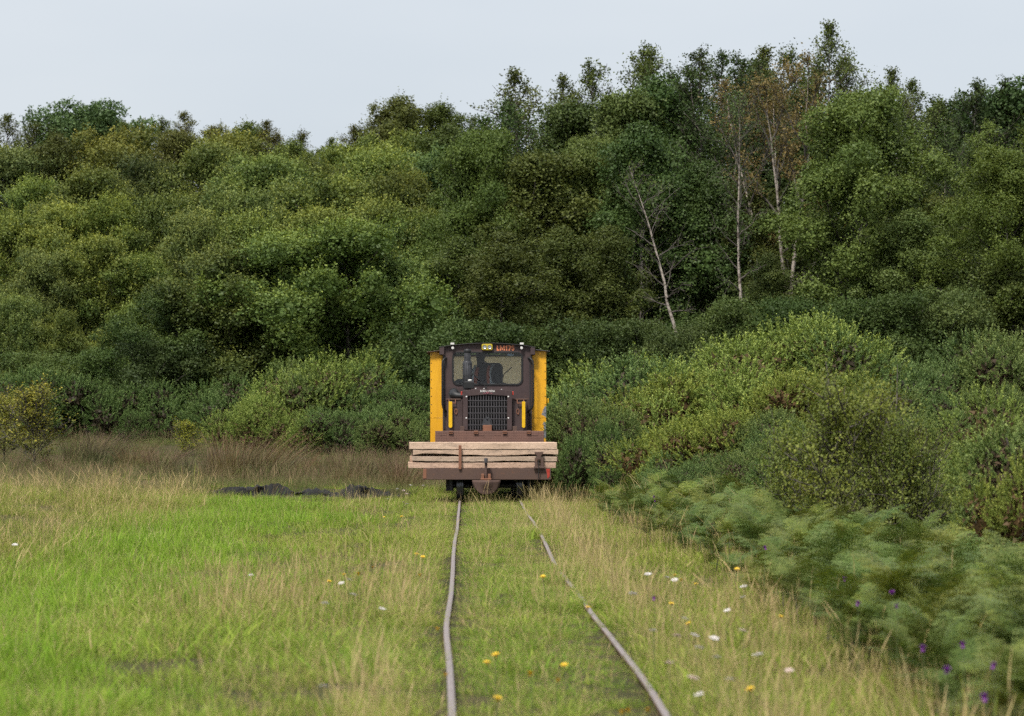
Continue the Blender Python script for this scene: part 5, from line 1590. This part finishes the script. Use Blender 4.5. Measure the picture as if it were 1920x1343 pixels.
# sides of the cab: lower panel, pillars and roof edge around an open window
for s, xe, zt_ in ((-1, yl0, ytl), (1, yr1, ytr)):
    xa, xb = (xe + .001, xe + .03) if s < 0 else (xe - .03, xe - .001)
    sd = MB(); sd.box(xa, xb, YB + .02, 6.5, .50, 1.30); sd.box(xa, xb, YB + .02, YB + .12, 1.302, zt_ - .001); sd.box(xa, xb, 6.38, 6.5, 1.302, zt_ - .001); sd.box(xa, xb, YB + .122, 6.378, zt_ - .06, zt_ - .001)
    sd.build('cab_side', M['yellow_plain'] if 'yellow_plain' in M else M['yellow'], loco)
    # shoulder roof with a rusty drip edge
    xi = cxl - .0 if s < 0 else cxr
    o_x = xe + s * .062
    sr = MB(); zi = zt_ + .022
    sr.add([(o_x, YB - .09, zt_ - .012), (xi, YB - .09, zi), (xi, 6.56, zi), (o_x, 6.56, zt_ - .012), (o_x, YB - .09, zt_ + .0), (xi, YB - .09, zi + .012), (xi, 6.56, zi + .012), (o_x, 6.56, zt_ + .0)],
           [(0, 3, 2, 1), (4, 5, 6, 7), (0, 1, 5, 4), (1, 2, 6, 5), (2, 3, 7, 6), (3, 0, 4, 7)])
    sr.build('shoulder_roof', M['brown_rust'] if s < 0 else M['grille'], loco, .003)
# side bracket on the yellow cab
MB().box(yr1 + .001, yr1 + .05, YB + .05, YB + .10, Z(756, YB), Z(747, YB)).build('side_bracket', M['yellow_guard'], loco, .006)
# rear wall with a large milky window, cab floor
rw = MB(); ryy = 6.45
rw.box(yl0 + .031, yr1 - .031, ryy, ryy + .04, .55, 1.30); rw.box(yl0 + .031, yl0 + .12, ryy, ryy + .04, 1.301, ytl); rw.box(yr1 - .12, yr1 - .031, ryy, ryy + .04, 1.301, ytl); rw.box(yl0 + .121, yr1 - .121, ryy, ryy + .04, ytl - .03, ytl)
rw.build('cab_rear', M['brown'], loco)
MB().box(yl0 + .10, yr1 - .10, ryy + .012, ryy + .020, 1.28, ytl - .02).build('rear_window', M['milky'], loco)
MB().box(yl0 + .032, yr1 - .032, YC + .06, ryy - .002, .62, .66).build('cab_floor', M['dark_steel'], loco)
# grab rails
for s, q0, q1 in ((-1, 836.6, 829.4), (1, 990.5, 999.3)):
    xa, xb = X(q0, YC), X(q1, YC)
    pts = [(xa, YC - .002, Z(671.8, YC)), (xa + (xb - xa) * .45, YC - .06, Z(672.5, YC)), (xa + (xb - xa) * .9, YC - .075, Z(677, YC)), (xb, YC - .075, Z(684, YC)), (xb, YC - .075, Z(758, YC)), (xa + (xb - xa) * .8, YC - .075, Z(765, YC)), (xa, YC - .05, Z(771.5, YC)), (xa - (xb - xa) * .08, YC - .002, Z(772.5, YC))]
    MB().tube(pts, .017, 10).build('grab_rail', M['black'], loco, 0, 50)
    xj = X(833 if s < 0 else 994, YC)
    MB().box(xj - .012, xj + .012, YC - .014, YC - .001, cz0 + .03, Z(668, YC)).build('door_strip', M['dark_steel'], loco, .003)
# lamps
for qx, q2 in ((848.8, 848.3), (977.8, 978.3)):
    p = (X(qx, YC), YC, Z(652.8, YC))
    l = MB().lathe((p[0], p[1] - .07, p[2]), [(.026, 0), (.030, .004), (.026, .035), (.012, .069)], 'y', 18).build('spot_lamp', M['dark_steel'], loco, 0, 45)
    MB().lathe((p[0], p[1] - .076, p[2]), [(.024, .005), (.022, .001), (.008, 0)], 'y', 18).build('lens', M['white_lamp'], l, 0, 45)
    xr_ = X(q2, YC); zr_ = arch(xr_)
    MB().box(xr_ - .033, xr_ + .033, YC - .08, YC + .06, zr_ + .001, zr_ + .036).build('roof_lamp', M['white_lamp'], loco, .006)
hx_, hz_ = X(913.2, YC), Z(651.1, YC)
hl = MB().prism(rrect(X(903.1, YC), X(923.5, YC), Z(657, YC), Z(645.2, YC), .025, 5), YC - .06, YC - .001).build('headlamp', M['lamp_yellow'], loco, .006)
for s in (-1, 1):
    MB().lathe((hx_ + s * .043, YC - .068, hz_), [(.037, .007), (.034, .0), (.030, .004), (.012, .012), (.008, .004), (.004, .003)], 'y', 20).build('lens', M['chrome'], hl, 0, 45)
# windscreen wipers
w0 = Vector((X(911, YC), YC - .045, Z(726.5, YC))); w1 = Vector((X(886.5, YC), YC - .05, Z(700.5, YC)))
wp = MB().tube([w0, w1], .006, 6); wp.build('wiper', M['black'], loco)
MB().tube([w0 + (w1 - w0) * .52 + Vector((0, -.01, 0)), w1], .013, 6).build('wiper_blade', M['black'], loco)
MB().lathe((w0.x, YC - .05, w0.z), [(.018, 0), (.018, .048)], 'y', 12).build('wiper_spindle', M['dark_steel'], loco)
for qx, qy in ((892, 728.9), (907.5, 729.4), (940.5, 731.2)):
    MB().lathe((X(qx, YG + .05), YG + .05, Z(qy, YG + .05)), [(.012, -.004), (.012, .008), (.006, .011)], 'z', 10).build('bonnet_bolt', M['white_lamp'], loco)

def lettering(name, text, x0, x1, zb_, zt_, y, mat, parent, bold=.0, spacing=1.0):
    cu = bpy.data.curves.new(name, 'FONT')
    cu.body = text; cu.size = 1.0; cu.offset = bold; cu.extrude = .01; cu.space_character = spacing
    cu.resolution_u = 6
    o = bpy.data.objects.new(name, cu); COL.objects.link(o)
    bpy.context.view_layer.update()
    me = bpy.data.meshes.new_from_object(o.evaluated_get(bpy.context.evaluated_depsgraph_get()))
    bpy.data.objects.remove(o)
    co = np.empty(len(me.vertices) * 3, np.float32); me.vertices.foreach_get('co', co); co = co.reshape(-1, 3)
    mn, mxx = co.min(0), co.max(0)
    X_ = x0 + (co[:, 0] - mn[0]) / (mxx[0] - mn[0]) * (x1 - x0)
    Z_ = zb_ + (co[:, 1] - mn[1]) / (mxx[1] - mn[1]) * (zt_ - zb_)
    Y_ = y - (co[:, 2] - mn[2]) / (mxx[2] - mn[2]) * .003
    me.vertices.foreach_set('co', np.stack([X_, Y_, Z_], -1).astype(np.float32).ravel())
    me.materials.clear(); me.materials.append(mat)
    me.update()
    return link(name, me, None, parent)
def number_plate():
    g = MB(); yy0, yy1 = YC - .005, YC - .001
    x0, x1, z0, z1 = X(931.2, YC), X(964.6, YC), Z(657.5, YC), Z(648.0, YC)
    W = x1 - x0; H_ = z1 - z0
    def poly(P): g.prism([(x0 + p[0] * W, z0 + p[1] * H_) for p in P], yy0, yy1)
    poly([(0, 0), (.155, 0), (.155, .2), (.075, .2), (.075, 1), (0, 1)])
    for P in ([(.18, 0), (.245, 0), (.245, 1), (.18, 1)], [(.395, 0), (.46, 0), (.46, 1), (.395, 1)], [(.2455, 1), (.2455, .62), (.30, .1), (.34, .1), (.3945, .62), (.3945, 1), (.32, .45)]): poly(P)
    poly([(.52, 0), (.595, 0), (.595, 1), (.545, 1), (.49, .86), (.49, .68), (.52, .74)])
    poly([(.64, 1), (.64, .80), (.735, .80), (.655, 0), (.735, 0), (.81, .80), (.81, 1)])
    n = 20
    def ell(cx, cz, rx, rz, a0, a1): return [(cx + rx * math.cos(math.radians(a0 + (a1 - a0) * i / n)), cz + rz * math.sin(math.radians(a0 + (a1 - a0) * i / n))) for i in range(n + 1)]
    O = ell(.915, .31, .085, .31, 0, 360)[:-1]; I = ell(.915, .31, .036, .16, 0, 360)[:-1]
    for i in range(n): poly([O[i], O[(i + 1) % n], I[(i + 1) % n], I[i]])
    O = ell(.915, .68, .085, .32, 180, 30); I = ell(.915, .68, .034, .17, 180, 30)
    for i in range(n): poly([O[i], O[i + 1], I[i + 1], I[i]])
    poly([(.83, .30), (.892, .30), (.894, .685), (.83, .685)])
    return g.build('number_lettering', M['orange'], loco)
number_plate()
lettering('name_lettering', 'BORD', X(900.4, YG), X(911.2, YG), Z(735.4, YG), Z(731.6, YG), YG - .002, M['white_print'], loco, .02)
lettering('name_lettering', 'M\u00d3NA', X(916.2, YG), X(928, YG), Z(735.4, YG), Z(730.7, YG), YG - .002, M['white_print'], loco, .02)
lettering('name_lettering', 'NA', X(912.0, YG), X(915.4, YG), Z(734.5, YG), Z(732.6, YG), YG - .002, M['white_print'], loco, .02)
em = MB(); ecx, ecz = X(913.7, YG), Z(733.9, YG)
em.tube([(ecx + .021 * math.cos(t), YG - .003, ecz - .004 + .017 * math.sin(t)) for t in np.linspace(math.pi, 2 * math.pi, 11)], .0035, 6).build('emblem', M['pink_print'], loco)
lettering('slogan_lettering', 'Naturally Driven', X(905.8, YG), X(923, YG), Z(738.4, YG), Z(736.7, YG), YG - .002, M['pink_print'], loco, .01)

# driver's seat
seat = thing('driver_seat', 'dark grey high-backed seat behind the driver in the cab', 'seat', (0, 0, 0))
YS = 5.25
sx0, sx1 = X(905, YS), X(943, YS)
MB().prism(rrect(sx0, sx1, 1.20, Z(680.5, YS), .09, 5), YS, YS + .12).build('backrest', M['seat'], seat, .03)
MB().box(sx0, sx1, YS - .45, YS + .06, 1.10, 1.198).build('cushion', M['seat'], seat, .03)
MB().box((sx0 + sx1) / 2 - .12, (sx0 + sx1) / 2 + .12, YS - .32, YS - .05, .661, 1.098).build('pedestal', M['dark_steel'], seat, .01)
MB().prism(rrect(X(937, YS - .2), X(950, YS - .2), Z(724, YS - .2) - .10, Z(718, YS - .2), .03, 4), YS - .40, YS).build('armrest', M['seat'], seat, .01)
console = thing('control_desk', 'dark control desk behind the windscreen beside the exhaust', 'desk', (0, 0, 0))
MB().prism([(X(850, 4.6), 1.0), (X(885, 4.6), 1.0), (X(885, 4.6), Z(711, 4.6)), (X(858, 4.6), Z(711, 4.6)), (X(853, 4.6), Z(714.5, 4.6)), (X(850, 4.6), Z(719, 4.6))], 4.45, 4.75).build('desk_top', M['seat'], console, .015)
MB().box(X(855, 4.6), X(880, 4.6), 4.50, 4.70, .661, .999).build('desk_base', M['dark_steel'], console, .01)
MB().tube([(X(944, 4.7), 4.7, Z(703, 4.7)), (X(960, 4.6), 4.62, Z(688.3, 4.6))], .008, 6).build('hand_lever', M['black'], console)
MB().tube([(X(925, 4.72), 4.74, .662), (X(938, 4.72), 4.72, Z(720, 4.7)), (X(944, 4.7), 4.7, Z(703, 4.7))], .012, 6).build('lever_rod', M['black'], console)

# ------------------------------------------------------------------ driver
YD = 5.02
hxp = X(901, YD); zhead = Z(666.5, YD)
zsh = Z(690, YD)                       # shoulder line
body_x = X(908, YD)
def skin_body(name, verts, edges, mat, parent, root=0, sub=2):
    me = bpy.data.meshes.new(name)
    me.from_pydata([v[:3] for v in verts], edges, [])
    o = link(name, me, mat, parent)
    md = o.modifiers.new('skin', 'SKIN'); md.use_smooth_shade = True
    for i, v in enumerate(verts):
        sv = me.skin_vertices[0].data[i]
        sv.radius = (v[3], v[4] if len(v) > 4 else v[3])
        sv.use_root = (i == root)
    s_ = o.modifiers.new('sub', 'SUBSURF'); s_.levels = sub; s_.render_levels = sub
    return o
driver = thing('person', 'driver in dark clothes and an orange hi-vis vest seated in the cab', 'person', (0, 0, 0))
zp = 1.27; bx = body_x
lsx, rsx = bx - .19, bx + .19
verts = [(bx, YD + .05, zp, .16, .13), (bx, YD + .06, zp + .22, .155, .12), (bx - .005, YD + .05, zsh - .08, .17, .12), (bx - .02, YD + .03, zsh + .02, .085, .085), (hxp, YD - .01, zsh + .10, .06, .065),
         (hxp, YD - .02, zhead - .05, .078, .092), (hxp, YD - .02, zhead + .05, .082, .098), (hxp, YD - .015, zhead + .12, .055, .07),
         (lsx + .02, YD + .04, zsh - .06, .075), (lsx - .05, YD - .02, zsh - .32, .055), (lsx + .02, YD - .26, zsh - .44, .042), (lsx + .06, YD - .33, zsh - .45, .04, .025),
         (rsx - .02, YD + .04, zsh - .06, .075), (rsx + .05, YD - .02, zsh - .32, .055), (rsx - .01, YD - .26, zsh - .44, .042), (rsx - .04, YD - .33, zsh - .45, .04, .025),
         (bx - .10, YD - .12, zp - .02, .095), (bx - .12, YD - .42, zp - .02, .07), (bx - .12, YD - .44, .80, .05), (bx - .12, YD - .52, .70, .045),
         (bx + .10, YD - .12, zp - .02, .095), (bx + .12, YD - .42, zp - .02, .07), (bx + .12, YD - .44, .80, .05), (bx + .12, YD - .52, .70, .045)]
edges = [(0, 1), (1, 2), (2, 3), (3, 4), (4, 5), (5, 6), (6, 7), (2, 8), (8, 9), (9, 10), (10, 11), (2, 12), (12, 13), (13, 14), (14, 15), (0, 16), (16, 17), (17, 18), (18, 19), (0, 20), (20, 21), (21, 22), (22, 23)]
skin_body('body', verts, edges, M['dark_clothes'], driver)
# face, ears, fingers
MB().lathe((hxp, YD - .105, zhead - .012), [(.004, 0), (.014, .012), (.016, .03)], 'y', 8).build('nose', M['skin'], driver, 0, 60)
for s in (-1, 1):
    MB().lathe((hxp + s * .083, YD - .01, zhead - .005), [(.012, -.006 * s), (.026, 0), (.012, .010 * s)], 'x', 10).build('ear', M['skin'], driver, 0, 60)
    MB().lathe((hxp + s * .032, YD - .108, zhead + .022), [(.004, 0), (.010, .004), (.011, .014)], 'y', 8).build('eye', M['dark_steel'], driver, 0, 60)
    hx0_ = (lsx + .06) if s < 0 else (rsx - .04)
    for k in range(4):
        fx = hx0_ + (k - 1.5) * .019
        MB().tube([(fx, YD - .35, zsh - .445), (fx, YD - .40 - .008 * (1.5 - abs(k - 1.5)), zsh - .44), (fx, YD - .43, zsh - .462), (fx, YD - .425, zsh - .485)], [.010, .009, .0085, .007], 8).build('finger', M['skin'], driver, 0, 60)
    tx = hx0_ - s * .042
    MB().tube([(tx + s * .012, YD - .34, zsh - .45), (tx - s * .008, YD - .375, zsh - .458), (tx - s * .004, YD - .405, zsh - .47)], [.012, .0105, .008], 8).build('thumb', M['skin'], driver, 0, 60)
# hi-vis vest: two fronts with pale bands
def strip(name, pts, w, mat, par, dy=0.0):
    V = []; F = []
    for i, (x, z, yy) in enumerate(pts):
        V += [(x - w[i] / 2, yy + dy, z), (x + w[i] / 2, yy + dy - .004, z)]
    for i in range(len(pts) - 1):
        F.append((2 * i, 2 * i + 1, 2 * i + 3, 2 * i + 2))
    o = MB().add(V, F).build(name, mat, par)
    s_ = o.modifiers.new('thickness', 'SOLIDIFY'); s_.thickness = .008; s_.offset = 0
    return o
def Pw(px, py, d=-.14): return (X(px, YD + d), Z(py, YD + d), YD + d)
strip('vest_front', [Pw(896, 689, -.07), Pw(893, 697, -.13), Pw(891, 708, -.15), Pw(890, 722, -.15), Pw(890, 735, -.12)], [.05, .07, .07, .08, .09], M['vest_orange'], driver)
strip('vest_band', [Pw(891, 685, -.06), Pw(888.5, 692, -.12), Pw(887, 700, -.145), Pw(886, 712, -.15), Pw(885.5, 730, -.14)], [.035, .045, .04, .04, .04], M['vest_band'], driver, -.012)
strip('vest_front', [Pw(917, 686, -.07), Pw(915.5, 695, -.13), Pw(915, 706, -.15), Pw(917.5, 720, -.15), Pw(918, 735, -.12)], [.05, .05, .055, .075, .09], M['vest_orange'], driver)
strip('vest_band', [Pw(925, 683.5, -.06), Pw(921, 690, -.13), Pw(918.8, 700, -.16), Pw(919.8, 710, -.16), Pw(921, 720, -.16)], [.05, .045, .02, .03, .05], M['vest_band'], driver, -.012)
strip('vest_band', [Pw(915, 719.3, -.165), Pw(915, 723.5, -.165)], [.05, .05], M['vest_band'], driver, -.016)
strip('vest_band', [Pw(925, 718, -.16), Pw(925, 723.5, -.16)], [.05, .07], M['vest_band'], driver, -.016)
